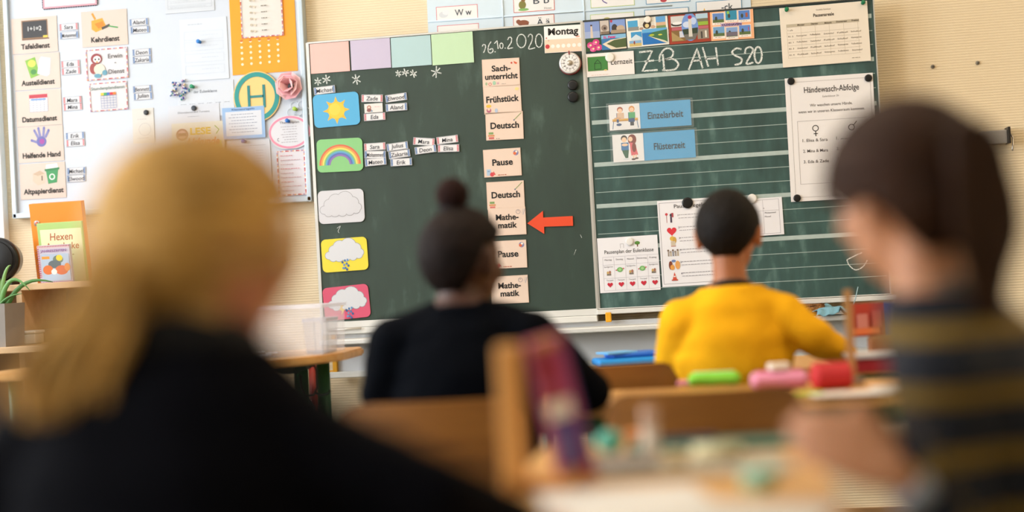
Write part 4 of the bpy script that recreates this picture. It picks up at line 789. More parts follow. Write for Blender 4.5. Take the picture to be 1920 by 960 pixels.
FT = table('school_table', 'nearest school table covered with papers between the two front children', 1.10, 1.52, -3.86, -2.68, ZT)
# big table on the left with a rounded corner
zt = .75; tl = empty('teacher_table', (-.2, -.78, 0), 'large wooden table with a rounded end and green legs, left of the chalkboard', 'table')
pts = []
for i in range(9): a = math.radians(-90+11.25*i); pts.append((.18+.30*math.cos(a), -.03+.27*math.sin(a)))
pts += [(.48, .22), (.45, .30), (-.55, .30), (-.55, -.30)]
bm = nb(); extrude(bm, pts, zt-.024, zt, 'xy'); ed = [e for e in bm.edges if abs(e.verts[0].co.z-e.verts[1].co.z) < 1e-5]; bmesh.ops.bevel(bm, geom=ed, offset=.005, segments=2, affect='EDGES'); bobj('table_top', bm, WTB, tl)
LX, LY = .345, -.02
for x, y in ((LX, LY), (LX, .22), (-.48, -.2), (-.48, .22)): bm = nb(); tube(bm, [(x, y, zt-.03), (x, y, .01)], .021, 18); bobj('leg', bm, GREEN, tl, True)
bm = nb(); lathe(bm, [(.03, -.03), (.09, -.004), (.10, 0)], 24, (LX-.03, LY, zt-.024)); bobj('corner_plate', bm, mat('#1b3a2c', .4, .2), tl, True)
bm = nb(); box(bm, ((LX-.48)/2, LY, zt-.13), (LX+.48, .018, .055), None, .003); bobj('modesty_rail', bm, mat('#4f6248', .4), tl)
bm = nb(); tube(bm, [(LX+.012, LY-.02, zt-.035), (LX+.05, LY-.03, zt-.035), (LX+.055, LY-.03, zt-.05), (LX+.055, LY-.03, zt-.10), (LX+.045, LY-.03, zt-.12), (LX+.02, LY-.03, zt-.122), (LX+.008, LY-.03, zt-.10), (LX+.006, LY-.03, zt-.06)], .0035, 8)
tube(bm, [(LX+.05, LY-.03, zt-.115), (LX+.07, LY-.035, zt-.122), (LX+.09, LY-.035, zt-.118), (LX+.096, LY-.035, zt-.108)], .0035, 8); bobj('bag_hook', bm, mat('#1d2b24', .4, .3), tl, True)
# clear plastic box with a smaller tub inside
CL, CL2 = clear_mat('#f3f1f8', .15, .12), clear_mat('#f6f4fb', .38, .12)
P = onZ(560, 652, zt); bx0, bx1, by = onY(455, 620, -.80).x, onY(629, 620, -.80).x-.008, -.82
def tub(name, lb, cx, cy, w_, d_, h_, z0, taper=.92, lip=.008):
    e = empty(name, (cx, cy, z0), lb, 'container'); t = .0022
    for sx, sy in ((1, 0), (-1, 0), (0, 1), (0, -1)):
        bm = nb(); W_, D_ = w_/2, d_/2
        if sx: a = [(sx*W_*taper, -D_*taper, 0), (sx*W_*taper, D_*taper, 0), (sx*W_, D_, h_), (sx*W_, -D_, h_)]
        else: a = [(-W_*taper, sy*D_*taper, 0), (W_*taper, sy*D_*taper, 0), (W_, sy*D_, h_), (-W_, sy*D_, h_)]
        v = [bm.verts.new(q) for q in a]+[bm.verts.new((q[0]-sx*t, q[1]-sy*t, q[2])) for q in a]; bm.faces.new(v[:4]); bm.faces.new(v[4:][::-1])
        for q in range(4): bm.faces.new((v[q], v[4+q], v[4+(q+1) % 4], v[(q+1) % 4]))
        bobj('side_wall', bm, CL, e)
    bm = nb(); box(bm, (0, 0, .001), (w_*taper, d_*taper, .002)); bobj('base', bm, CL, e)
    bm = nb(); o_ = rrect(w_+2*lip, d_+2*lip, .012, 4); i_ = rrect(w_, d_, .008, 4); 
    vo = [[bm.verts.new((x, y, z)) for x, y in q] for q, z in ((o_, h_-.010), (o_, h_), (i_, h_), (i_, h_-.010))]; n = len(o_)
    for a in range(4):
        for j in range(n): bm.faces.new((vo[a][j], vo[a][(j+1) % n], vo[(a+1) % 4][(j+1) % n], vo[(a+1) % 4][j]))
    bobj('rim', bm, CL2, e); return e
tub('plastic_box', 'large clear plastic box on the rounded table left of the chalkboard', (bx0+bx1)/2, -.78, bx1-bx0, .26, .148, zt, .97)
tub('plastic_tub', 'smaller milky plastic tub standing at the right end inside the large clear box', onY(598, 620, -.82).x, -.80, .078, .12, .104, zt+.003, .84, .003)
for i, (px, w_) in enumerate(((538, .06), (550, .035), (526, .05))):
    P = onZ(px, 652, zt+.01); o = boxo('paper_slip', (P.x, -.80+.02*i, zt+.0045+.004*i), (w_, .03, .003), mat('#e9e6ea', .6), rz=.3*i); tag(o, ('white paper slip at the bottom of the clear box', 'short white paper slip in the clear box, middle of three', 'long white paper slip in the clear box, leftmost')[i], 'paper', 'paper slips in the clear box')
# red chair with round dark seat behind that table
RED = mat('#b03a2c', .4); P = onZ(560, 720, .55); rs = empty('red_chair', (.0, -.33, 0), 'red tubular stool with a dark round seat behind the rounded table', 'chair')
Pa, Pb = at(583, 684, 4.75), at(548, 760, 4.75)
rs.location = (Pa.x-.05, Pa.y, 0)
bm = nb(); tube(bm, [(-.17, 0, Pa.z), (-.1, 0, Pa.z+.012), (.0, 0, Pa.z+.014), (.055, 0, Pa.z)], .017, 12); bobj('backrest', bm, RED, rs, True)
for s, m_ in ((.055, RED), (-.17, RED)): bm = nb(); tube(bm, [(s, 0, Pa.z), (s, -.004, .4), (s*1.1, .01, .01)], .013, 12); bobj('leg', bm, m_, rs, True)
for s in (.05, -.16): bm = nb(); tube(bm, [(s, -.24, Pb.z-.03), (s*1.1, -.25, .01)], .013, 12); bobj('leg', bm, RED, rs, True)
bm = nb(); lathe(bm, [(.12, -.03), (.14, -.02), (.145, 0), (.13, .025), (.08, .034), (.01, .036)], 28, (-.055, -.13, Pb.z)); bobj('seat', bm, mat('#27252a', .6), rs, True)
bm = nb(); box(bm, (-.055, -.02, Pb.z-.01), (.22, .02, .02)); bobj('cross_bar', bm, RED, rs)

# ---- shelf on the far left, with what stands on it
WSH = wood('#d6b48c', '#c9a57a', 2, .5); ys = -.27; P = onY(40, 533, ys); zs = P.z; xr = onY(150, 528, ys).x+.35; xl = XL+.35
sh = empty('low_shelf', ((xl+xr)/2, (ys+YF)/2, 0), 'pale wooden shelf unit under the whiteboard', 'shelf'); dx = lambda x: x-(xl+xr)/2; dpt = YF-ys-.02; yc = 0
z2 = onY(50, 646, ys).z; xv = onY(36, 590, ys).x
for z, nm, ext in ((zs, 'top_board', 0), (z2, 'shelf_board', .17), (.42, 'shelf_board', 0), (.08, 'shelf_board', 0)): bm = nb(); box(bm, (0, -.01-ext/2, z-.011), (xr-xl-(0 if nm == 'top_board' else .004), dpt+ext, .022), None, .002); bobj(nm, bm, WSH, sh)
for x in (xl+.01, xv, xr-.01): bm = nb(); box(bm, (dx(x), -.01, (zs-.022)/2), (.02, dpt-.01, zs-.022)); bobj('upright', bm, WSH, sh)
bm = nb(); box(bm, (0, dpt/2-.02, zs/2), (xr-xl-.02, .008, zs-.04)); bobj('back_panel', bm, mat('#8f7558', .6), sh)
P = onY(2, 496, -.10); r = .082; sp = empty('round_speaker', (P.x, -.10, zs), 'black round loudspeaker on a small foot at the far left of the shelf', 'speaker')
bm = nb(); tube(bm, [(0, .04, r+.012), (0, -.02, r+.012), (0, -.035, r+.012), (0, -.04, r+.012)], [r*.8, r, r*.97, r*.9], 36); bobj('body', bm, mat('#131316', .25), sp, True)
bm = nb(); tube(bm, [(0, -.041, r+.012), (0, -.044, r+.012)], [r*.84, r*.8], 36); bobj('front_cover', bm, mat('#0a0a0c', .5), sp, True)
bm = nb(); box(bm, (.0, 0, .008), (.11, .06, .014), None, .003); bobj('foot', bm, mat('#1a1a1c', .4), sp)
# potted plant
P = onY(8, 646, -.34); zp = onY(12, 615, -.34).z; pp = empty('potted_aloe', (onY(0, 600, -.33).x, -.36, z2), 'green aloe-like plant in a grey square pot at the far left', 'potted plant')
pw = .145; ph = onY(10, 569, -.34).z-z2
bm = nb(); 
for s, z in ((.45, 0), (.5, ph)): pass
a = [bm.verts.new((x*pw*.46, y*pw*.46, .0)) for x, y in ((-1, -1), (1, -1), (1, 1), (-1, 1))]; b = [bm.verts.new((x*pw*.5, y*pw*.5, ph)) for x, y in ((-1, -1), (1, -1), (1, 1), (-1, 1))]
bm.faces.new(a[::-1]); [bm.faces.new((a[i], a[(i+1) % 4], b[(i+1) % 4], b[i])) for i in range(4)]; c_ = [bm.verts.new((v.co.x*.92, v.co.y*.92, ph)) for v in b]; [bm.faces.new((b[i], b[(i+1) % 4], c_[(i+1) % 4], c_[i])) for i in range(4)]
d_ = [bm.verts.new((v.co.x, v.co.y, ph-.02)) for v in c_]; [bm.faces.new((c_[i], c_[(i+1) % 4], d_[(i+1) % 4], d_[i])) for i in range(4)]; bm.faces.new(d_)
bobj('pot', bm, mat('#8d8680', .6), pp); bm = nb(); box(bm, (0, 0, ph-.022), (pw*.88, pw*.88, .01)); bobj('soil', bm, mat('#3a2d22', .9), pp)
for i, (dxx, dyy, h, bend_) in enumerate(((-.03, 0, .13, -.02), (.00, -.01, .16, .02), (.02, 0, .15, .045), (.03, -.02, .10, .12), (.035, .01, .075, .17), (-.02, -.03, .09, -.06), (.01, .03, .12, -.03), (.03, -.03, .05, .10), (-.04, .02, .1, -.1))):
    bm = nb(); n = 9; pts = []; rd = []
    for j in range(n+1):
        t = j/n; pts.append((dxx+bend_*t**1.4, dyy*(1+t), ph-.02+h*(math.sin(t*math.pi*.5) if abs(bend_) < .11 else math.sin(t*math.pi*.8))*1.0+(.04*t*t if bend_ > .15 else 0))); rd.append(.010*(1-t)**.7+.001)
    tube(bm, pts, rd, 8, sx=.6); bobj('leaf', bm, mat(('#5f8f4a', '#4f8040', '#7aa35c')[i % 3], .4), pp, True)
# folder, books
def book(name, lb, px0, py0, px1, py1, Y, th, col, tilt=0, cat='book'):
    a, b = onY(px0, py0, Y), onY(px1, py1, Y); w_, h_ = b.x-a.x, a.z-b.z; e = empty(name, ((a.x+b.x)/2, Y+th/2, b.z), lb, cat); e.rotation_euler = (-tilt, 0, 0)
    bm = nb(); box(bm, (0, 0, h_/2), (w_, th, h_), None, .001); bobj('cover', bm, mat(col, .45), e); e['k'] = 1; return e, w_, h_
def front(e, w_, h_, th, fn):
    """printed front, drawn in a 100x100 frame"""
    c = Card.__new__(Card); c.W = 100; c.H = 100*h_/w_; c.k = w_/100; c.th = 0; c.z = 0; c.I = ([], [], [], []); c.X = {}
    o = bpy.data.objects.new('front_print_area', None); fn(c); bpy.data.objects.remove(o)
    c.o = None; vs, fs, mi, ms = c.I
    for nm, (v, f, mm) in (('printed_picture', (vs, fs, None)),):
        me = bpy.data.meshes.new(nm); me.from_pydata([(x, y-th/2, z+h_/2) for x, y, z in v], [], f); [me.materials.append(mat(q, .5)) for q in ms]
        for p, i in zip(me.polygons, mi): p.material_index = i
        link(nm, me, e)
    for q, (v, f) in c.X.items():
        me = bpy.data.meshes.new('lettering'); me.from_pydata([(x, y-th/2, z+h_/2) for x, y, z in v], [], f); me.materials.append(mat(q, .5)); link('lettering', me, e)
tz = math.radians(8)
e, w_, h_ = book('ring_binder', 'tall bright orange folder leaning against the wall on the shelf', 63, 374, 168, 520, .0, .03, '#ef8a22', -tz, 'folder')
e.location.z = zs; bm = nb(); tube(bm, [(-w_*.42+.008, -.0155, h_*.76), (-w_*.42+.008, -.017, h_*.76)], .0115, 20); bobj('finger_ring', bm, mat('#b9b4b0', .3, .6), e, True)
bm = nb(); tube(bm, [(-w_*.42+.008, -.017, h_*.76), (-w_*.42+.008, -.0175, h_*.76)], .006, 16); bobj('finger_hole', bm, mat('#c2553c', .6), e, True)
e, w_, h_ = book('picture_book', 'pale green book with red lettering, in front of the orange folder', 75, 411, 165, 520, -.06, .012, '#a9c97a', -tz); e.location.z = zs
front(e, w_, h_, .012, lambda c: (c.rect(6, 14, 97, c.H-3, '#dfe2b8'), c.text('Hexen', 52, 30, 22, 50, .01, '#b2603c', .1), c.text('Apotheke', 52, 52, 20, 74, .01, '#b2603c', .1), c.scrib(30, 68, 46, '#a89a6a', 2)))
e, w_, h_ = book('spiral_book', 'small spiral-bound book with oranges on its cover, front of the shelf', 73, 454, 137, 522, -.13, .016, '#c3bfd0', -tz); e.location.z = zs
front(e, w_, h_, .016, lambda c: (c.rect(0, 0, 100, 10, '#cdb9c0'), [c.rect(2+i*5, 1, 4.2+i*5, 5, '#b0405a') for i in range(20)], [c.rect(2+i*5, c.H-5, 4.2+i*5, c.H-1, '#b0405a') for i in range(20)], [c.rect(1, 8+i*5.5, 6, 10.5+i*5.5, '#b0405a') for i in range(16)],
   c.text('JAHRESZEITEN', 50, 17, 10, 80, .02, '#8a5a94'), c.rect(10, 26, 96, c.H-8, '#a8bad0'), c.rect(12, 32, 36, 40, '#e0933a'), c.ell(62, 42, 16, 12, '#6b7a6c'), c.ell(66, 38, 10, 9, '#e2c43c'), c.ell(50, 56, 20, 12, '#5f6a70'), c.ell(28, 72, 16, 14, '#d0703a'), c.ell(70, 74, 20, 14, '#c96a44'), c.ell(46, 78, 9, 8, '#efe6dc'), c.ell(88, 66, 9, 12, '#d58a50')))
for s in range(12):
    pass
bm = nb()
for i in range(14): tube(bm, [(-w_/2-.004, -.009, h_*(.06+.065*i)), (-w_/2-.007, 0, h_*(.06+.065*i)), (-w_/2-.004, .009, h_*(.06+.065*i)), (-w_/2+.004, .0, h_*(.06+.065*i))], .0014, 6)
bobj('spiral_binding', bm, mat('#a8546a', .4, .2), e, True)
# inside the shelf
e, w_, h_ = book('thin_book', 'thin lime-green book standing upright inside the shelf', 43, 556, 49, 622, -.20, .15, '#a9c23c'); e.location.z = z2; e.location.x += .012; e.rotation_euler = (0, math.radians(-2), 0)
e, w_, h_ = book('low_tray', 'light brown shallow tray inside the shelf right of the lime book', 60, 600, 120, 622, -.12, .14, '#a08468', 0, 'tray'); e.location.z = z2
P = onY(38, 640, -.30); wb_ = empty('white_box', (onY(38, 640, -.30).x, -.24, z2), 'small white lidded box on the lower shelf beside the plant pot', 'box')
bm = nb(); box(bm, (0, 0, .019), (.085, .07, .036), None, .004); bobj('box_body', bm, mat('#d9dad6', .4), wb_); bm = nb(); box(bm, (0, 0, .0425), (.092, .077, .011), None, .004); bobj('lid', bm, mat('#e6e6e2', .4), wb_)

# ---- on the chalk ledge
zl = lowz['ledge']+.009
P = onY(1519, 590, -.06); s_ = empty('sponge', (P.x, -.05, zl), 'brown porous sponge on the chalk ledge', 'sponge')
bm = nb(); box(bm, (0, 0, .02), (.098, .06, .04), None, .008, 3); bmesh.ops.subdivide_edges(bm, edges=bm.edges, cuts=3, use_grid_fill=True)
for v in bm.verts: v.co += Vector([random.uniform(-.0022, .0022) for _ in range(3)])
for v in bm.verts: v.co.z = max(v.co.z, 0)
bobj('sponge_block', bm, mat('#9a6a3c', .95, bump=1.0, bscale=130, var=.45, vscale=120), s_, True)
P = onY(1568, 592, -.06); cl_ = empty('cleaning_cloth', (P.x, -.05, zl), 'light blue crumpled cloth draped over the chalk ledge beside the sponge', 'cloth')
bm = nb(); N, M_ = 36, 20; g = []
for i in range(N+1):
    row = []
    for j in range(M_+1):
        u, v = i/N, j/M_; x = (u-.5)*.15+.012*math.sin(v*9); yy = (v-.5)*.10; n_ = noise.noise(Vector((u*4.1, v*2.2+u, 3)))*.5+.5
        z = .006+.038*n_*math.sin(math.pi*min(1, u*1.3+.05))**.6+.004*math.sin(u*26+v*7); 
        if v < .18 and u < .55: z -= (.18-v)*.12
        row.append(bm.verts.new((x, yy-.02, max(z, .002 if v > .12 else -.03))))
    g.append(row)
for i in range(N):
    for j in range(M_): bm.faces.new((g[i][j], g[i+1][j], g[i+1][j+1], g[i][j+1]))
o = bobj('cloth', bm, mat('#79a6b5', .9, bump=.3, bscale=300), cl_, True); md = o.modifiers.new('s', 'SOLIDIFY'); md.thickness = .002
bm = nb(); tube(bm, [(.055, 0, .02), (.066, -.01, .05), (.078, 0, .09)], .0016, 6); bobj('hanging_loop', bm, mat('#9db9c2', .7), cl_, True)

# ---- things on the tables
def item(name, lb, cat, px, py, w_, d_, h_, col, bev=.008, rz=0, z=ZT, grp=None, m=None, seg=3):
    P = onZ(px, py, z); o = boxo(name, (P.x, P.y, z+h_/2), (w_, d_, h_), m or mat(col, .5), None, bev, rz, seg=seg, smooth=False); return tag(o, lb, cat, grp)
def pouch(name, lb, cat, px, py, L, W_, H_, col, zipc, rz=0, z=ZT, grp=None):
    P = onZ(px, py, z); e = empty(name, (P.x, P.y, z), lb, cat, grp, rz); bm = nb(); n = 15
    tube(bm, [((i/n-.5)*L, 0, H_/2) for i in range(n+1)], [H_/2*min(1, .55+1.6*math.sin(math.pi*i/n)**.7) if 0 < i < n else H_*.28 for i in range(n+1)], 16, sx=1)
    for v in bm.verts: v.co.y *= W_/H_; v.co.z += .002*noise.noise(v.co*40); v.co.z = max(v.co.z, 0.0)
    bobj('pouch_body', bm, mat(col, .6, bump=.3, bscale=120), e, True)
    bm = nb(); tube(bm, [((i/10-.5)*L*.8, 0, H_+.0005) for i in range(11)], .002, 6); bobj('zip', bm, mat(zipc, .4), e, True); return e
e = item('folder', 'bright blue plastic folder lying on the farther table', 'folder', 1175, 682, .19, .13, .02, '#1f8fe0', .008, .25); e2 = boxo('folder_flap', (.02, .01, .018), (.15, .10, .014), mat('#2a6fd0', .4), e, .005, .1); e3 = boxo('folder_flap', (-.03, -.01, .026), (.10, .08, .006), mat('#6fb8ee', .4), e, .002, .3); e3['label'] = 'paler blue flap'; e2['label'] = 'deeper blue flap'
pouch('pencil_case', 'lime green and mint pencil case on the pencil case table, leftmost', 'pencil case', 1340, 722, .12, .045, .030, '#7fcf3a', '#b9efc8', -.06, grp='pencil cases')
pouch('pencil_case', 'pink pencil case in the middle of the pencil case table', 'pencil case', 1462, 728, .125, .06, .038, '#d98aa8', '#e0508f', .12, grp='pencil cases')
pouch('pencil_case', 'red pencil case beside the thin wooden stick', 'pencil case', 1560, 730, .085, .06, .058, '#c0242a', '#7d1418', .3, grp='pencil cases')
item('ruler', 'lime green ruler under the pink pencil case', 'ruler', 1497, 741, .10, .02, .006, '#a9cf3a', .002, .22)
P = onZ(1460, 712, ZT); o = tag(boxo('eraser', (P.x, P.y+.02, ZT+.045/1+.010), (.045, .03, .016), mat('#e9e2d4', .6), None, .004, .3), 'white eraser lying on the pink pencil case', 'eraser')
o.location = (onZ(1462, 728, ZT).x, onZ(1462, 728, ZT).y, ZT+.038+.010)
P = onZ(1306, 720, ZT); tag(boxo('eraser', (P.x-.02, P.y-.03, ZT+.006), (.05, .03, .012), mat('#e28aa0', .6), None, .003), 'pink eraser at the left end of the green pencil case', 'eraser')
P = onZ(1599, 722, ZT); st_ = empty('wooden_stick', (P.x, P.y, ZT), 'thin upright wooden stick in a small base on the pencil case table', 'stick')
bm = nb(); box(bm, (0, 0, .105+.006), (.018, .006, .198), None, .001); bobj('stick', bm, mat('#b0804c', .6), st_); bm = nb(); box(bm, (0, 0, .008), (.05, .03, .016), None, .003); bobj('stick_base', bm, mat('#8f7a68', .6), st_)
item('exercise_sheet', 'white sheet at the right side of the pencil case table', 'paper', 1592, 738, .16, .09, .002, '#e6e0d8', 0, .1)
item('exercise_book', 'pale grey exercise book lying farther right on the pencil case table', 'exercise book', 1680, 732, .10, .09, .006, '#d8d2cc', .001, -.1)
# flat boxes on the farther table, right
item('flat_box', 'flat red box on the farther table, right of the stick', 'box', 1655, 696, .17, .07, .035, '#b3242e', .006, .02)
P = onZ(1655, 696, ZT); tag(boxo('exercise_book', (P.x, P.y, ZT+.035+.006), (.18, .09, .012), mat('#c9c2c2', .6), None, .002, .05), 'grey-white exercise book lying on the flat red box', 'exercise book')
# open picture book standing up (red and blue covers), held up by a brown wedge
P = at(1660, 660, 3.95); ob = empty('standing_book', (P.x, P.y, ZT+.02), 'open upright picture book with a red and a blue cover behind the stick', 'book')
kk = 3.95/2700; z0_, z1_ = at(1660, 628, 3.95).z-ZT-.02, at(1660, 566, 3.95).z-ZT-.02
for nm, xa, xb, ya, yb, col, lb in (('cover', -62*kk, 0, -.03, 0, '#b23c2e', 'red cover'), ('cover', 0, 72*kk, 0, -.03, '#4a4a9c', 'blue cover')):
    bm = nb(); v = [bm.verts.new(q) for q in ((xa, ya, z0_), (xb, yb, z0_), (xb, yb, z1_), (xa, ya, z1_))]+[bm.verts.new((q[0], q[1]+.006, q[2])) for q in ((xa, ya, z0_), (xb, yb, z0_), (xb, yb, z1_), (xa, ya, z1_))]
    bm.faces.new(v[:4]); bm.faces.new(v[4:][::-1]); [bm.faces.new((v[q], v[4+q], v[4+(q+1) % 4], v[(q+1) % 4])) for q in range(4)]; o = bobj(nm, bm, mat(col, .5), ob); o['label'] = lb
for (x, z, a, b, col, nm) in ((-40, .4, 20, 26, '#c9827c', 'cover_picture'), (-14, .45, 16, 30, '#c05a50', 'cover_picture'), (-34, .09, 50, 12, '#d9774a', 'cover_stripe'), (30, .55, 40, 26, '#7f72a8', 'cover_picture'), (48, .25, 22, 26, '#232a8c', 'cover_picture')):
    y_ = -.0025+(-.03*abs(x)/(62 if x < 0 else 72))-.002; o = boxo(nm, (x*kk, y_, z0_+(z1_-z0_)*z+.006), (a*kk, .003, b*kk), mat(col, .5), ob, 0, (-1 if x > 0 else 1)*math.atan2(.03, 62*kk))
bm = nb(); box(bm, (.01, .0, (z0_-.02)/2), (.11, .05, z0_+.02-.001), None, .01, 3); bobj('book_stand', bm, mat('#8a5a34', .6), ob)['label'] = 'brown stand'

# ---- front table
def on(px, py): return onZ(px, py, ZT)
P = on(967, 918); wf = empty('wooden_book_stand', (P.x, P.y, ZT), 'upright pale wooden block on the front table beside the pink and purple book', 'book stand')
WB = wood('#d79a50', '#c5853c', 2, .5, 2); kq = (P-CAM).dot(FWD)/F_PX; hh = at(968, 645, (P-CAM).dot(FWD)).z-ZT
bm = nb(); box(bm, (0, 0, hh/2), (44*kq, .04, hh), None, .004); bobj('block', bm, WB, wf)
bm = nb(); box(bm, (.03, .03, .006), (.10, .08, .012), None, .003); bobj('base_board', bm, WB, wf)
P = on(1084, 905); d_ = (P-CAM).dot(FWD); kb = d_/F_PX; ztop = at(1040, 625, d_).z
sb_ = empty('leaning_book', (P.x, P.y, ZT+.003), 'pink and purple book leaning upright against the wooden block', 'book'); H__ = ztop-ZT-.003; ln = -.2
sb_.rotation_euler = (0, ln, .5)
def slab(nm, w0, w1, z0, z1, th, col, y=0, lb=None, m=None):
    bm = nb(); box(bm, ((w0+w1)/2*kb, y, (z0+z1)/2*H__), ((w1-w0)*kb, th, (z1-z0)*H__), None, .0008); o = bobj(nm, bm, m or mat(col, .5), sb_)
    if lb: o['label'] = lb
slab('cover', -34, 30, 0, 1, .024, '#a5405e', 0, 'pink cover'); slab('spine', 30, 36, 0, 1, .024, '#5f4a86', 0, 'purple spine')
for (a, b, c_, d__, q) in ((-34, 6, .0, .10, '#c79a72'), (-30, 26, .12, .44, '#5d4a90'), (-34, -6, .50, .62, '#b0402c'), (-32, 4, .74, .86, '#9c2438'), (-34, 20, .93, 1.0, '#c98a5a'), (8, 29, .3, .9, '#b04878'), (14, 30, .02, .3, '#b0413c'), (-32, -8, .14, .36, '#7a6ea8')): slab('cover_picture', a, b, c_, d__, .0012, q, -.0128-(.0006 if q == '#7a6ea8' else 0))
slab('title_label', -36, 16, .455, .575, .0014, '#f4efe4', -.0142, 'white title label')
def paper(lb, px, py, w_, d_, rz, col='#dcd6cc', dz=0): 
    P = on(px, py); return tag(boxo('paper_sheet', (P.x, P.y, ZT+.0006+dz), (w_, d_, .001), mat(col, .6), None, 0, rz), lb, 'paper', 'papers on the front table')
paper('large white sheet at the left near corner of the front table', 1180, 950, .20, .29, .2); paper('white sheet at the right near corner of the front table', 1400, 975, .17, .20, -.35, '#d9d2c6', .0012)
paper('beige sheet under the small items in the middle of the front table', 1300, 875, .26, .20, .1, '#a89c88', .0024)
item('flat_tin', 'flat grey tin at the left side of the front table', 'tin', 1165, 885, .10, .045, .022, '#a39a90', .004, .05, ZT)
e = item('glue_stick', 'pale upright glue stick in front of the empty chair', 'glue stick', 1219, 848, .02, .02, .002, '#c9b8a0', .0); bpy.data.objects.remove(e)
P = on(1222, 862); g_ = empty('glue_stick', (P.x, P.y, ZT), 'pale upright glue stick standing in front of the empty chair', 'glue stick'); bm = nb(); cyl(bm, (0, 0, 0), (0, 0, .052), .0125, None, 20); bobj('barrel', bm, clear_mat('#d8c8b4', .75), g_, True); bm = nb(); cyl(bm, (0, 0, .052), (0, 0, .077), .0135, .012, 20); bobj('cap', bm, clear_mat('#c9a58c', .7), g_, True)
P = on(1268, 883); tag(bobj('wooden_cube', (lambda b: (box(b, (0, 0, .0135), (.027, .027, .027), None, .003), b)[1])(nb()), mat('#d8c49a', .6), None, loc=P), 'small pale wooden cube on the front table', 'cube')
P = on(1345, 866); r_ = bobj('paper_roll', (lambda b: (tube(b, [(-.035, 0, .013), (.035, 0, .013)], .013, 16), b)[1])(nb()), mat('#d6c89c', .6), None, True, P); tag(r_, 'small cream roll of paper lying behind the wooden cube', 'paper roll')
P = on(1145, 850); tag(bobj('sharpener', (lambda b: (ball(b, (0, 0, .018), (.022, .018, .018), 3), b)[1])(nb()), mat('#4fa08c', .35), None, True, P), 'rounded teal sharpener beside the leaning book', 'sharpener')
P = on(1190, 835); tag(bobj('eraser', (lambda b: (box(b, (0, 0, .012), (.032, .02, .024), None, .005), b)[1])(nb()), mat('#d0834a', .6), None, False, P), 'orange eraser behind the teal sharpener', 'eraser')
item('folder', 'dark green folder lying at the far edge of the front table', 'folder', 1345, 838, .27, .09, .010, '#2f6354', .002, .03)
item('pencil', 'dark blue pencil lying on the green folder', 'pencil', 1290, 826, .09, .008, .008, '#1f3a58', .003, .1, ZT+.010)
P = on(1425, 916); m_ = empty('small_pot', (P.x, P.y, ZT), 'small mint green open pot near the hands', 'pot'); bm = nb(); lathe(bm, [(.019, 0), (.023, .012), (.024, .024), (.021, .024), (.019, .004)], 24); bobj('pot_body', bm, mat('#9cc8ae', .4), m_, True)
# ================================================================== PEOPLE
def remesh(bm, vox, sm=6, disp=None, name='x'):
    me = bpy.data.meshes.new(name); bm.to_mesh(me); bm.free(); o = bpy.data.objects.new(name, me); COL.objects.link(o)
    a = o.modifiers.new('r', 'REMESH'); a.mode = 'VOXEL'; a.voxel_size = vox; b = o.modifiers.new('s', 'SMOOTH'); b.iterations = sm; b.factor = .5
    dg = bpy.context.evaluated_depsgraph_get(); m2 = bpy.data.meshes.new_from_object(o.evaluated_get(dg)); bpy.data.objects.remove(o); bpy.data.meshes.remove(me)
    for p in m2.polygons: p.use_smooth = True
    if disp:
        ns = [v.normal.copy() for v in m2.vertices]
        for v, n in zip(m2.vertices, ns): v.co = v.co+n*disp(v.co)
    m2.name = name; return m2
def wobj(name, me, m, root):
    """mesh in world coordinates -> child of root"""
    inv = root.matrix_basis.inverted(); me.transform(inv)
    for x in (m if isinstance(m, list) else [m]): me.materials.append(x)
    return link(name, me, root)
def caps(bm, a, b, r0, r1, n=5):
    a, b = Vector(a), Vector(b)
    q = (b-a).normalized(); L = (b-a).length; pts = []; rd = []
    for t in (-1, -.7, -.35): pts.append(a+q*r0*t); rd.append(r0*math.sqrt(max(.02, 1-t*t)))
    for i in range(n+1): pts.append(a+q*L*i/n); rd.append(r0+(r1-r0)*i/n)
    for t in (.35, .7, 1): pts.append(b+q*r1*t); rd.append(r1*math.sqrt(max(.02, 1-t*t)))
    tube(bm, pts, rd, 14)
def hframe(c, yaw, nod=0, tilt=0):
    M = Matrix.Translation(c) @ Matrix.Rotation(yaw, 4, 'Z') @ Matrix.Rotation(-nod, 4, 'X') @ Matrix.Rotation(tilt, 4, 'Y'); return M
def hb(bm, M, c, r, sub=3):
    q = bmesh.ops.create_icosphere(bm, subdivisions=sub, radius=1); bmesh.ops.transform(bm, matrix=M @ Matrix.LocRotScale(Vector(c), None, Vector(r)), verts=q['verts'])
def hand(bm, wrist, palm_dir, side, up, curl=.5, s=1.0):
    """palm and five fingers; side = direction towards the thumb"""
    d, t, n = palm_dir.normalized(), side.normalized(), up.normalized(); w = Vector(wrist)
    for k in range(4):
        off = t*(.024-.0155*k)*s; a = w+off*.7+d*.01*s; b = w+off+d*.058*s*(1-.05*abs(k-1.3)); caps(bm, a, b, .0125*s, .0095*s, 3)
        L = (.058, .064, .060, .048)[k]*s; p = b; ang = 0
        for j, f in enumerate((.45, .32, .23)):
            ang += curl*(.5+.25*j); q = (d*math.cos(ang)-n*math.sin(ang)).normalized(); e = p+q*L*f; caps(bm, p, e, (.0085-.0008*j)*s, (.0078-.0008*j)*s, 2); p = e
    p = w+t*.02*s+d*.014*s
    for j, L in enumerate((.03, .024)):
        q = (d*(.75+.2*j)+t*(.8-.45*j)-n*.25).normalized(); e = p+q*L*s; caps(bm, p, e, (.0108-.0015*j)*s, (.0095-.0015*j)*s, 2); p = e
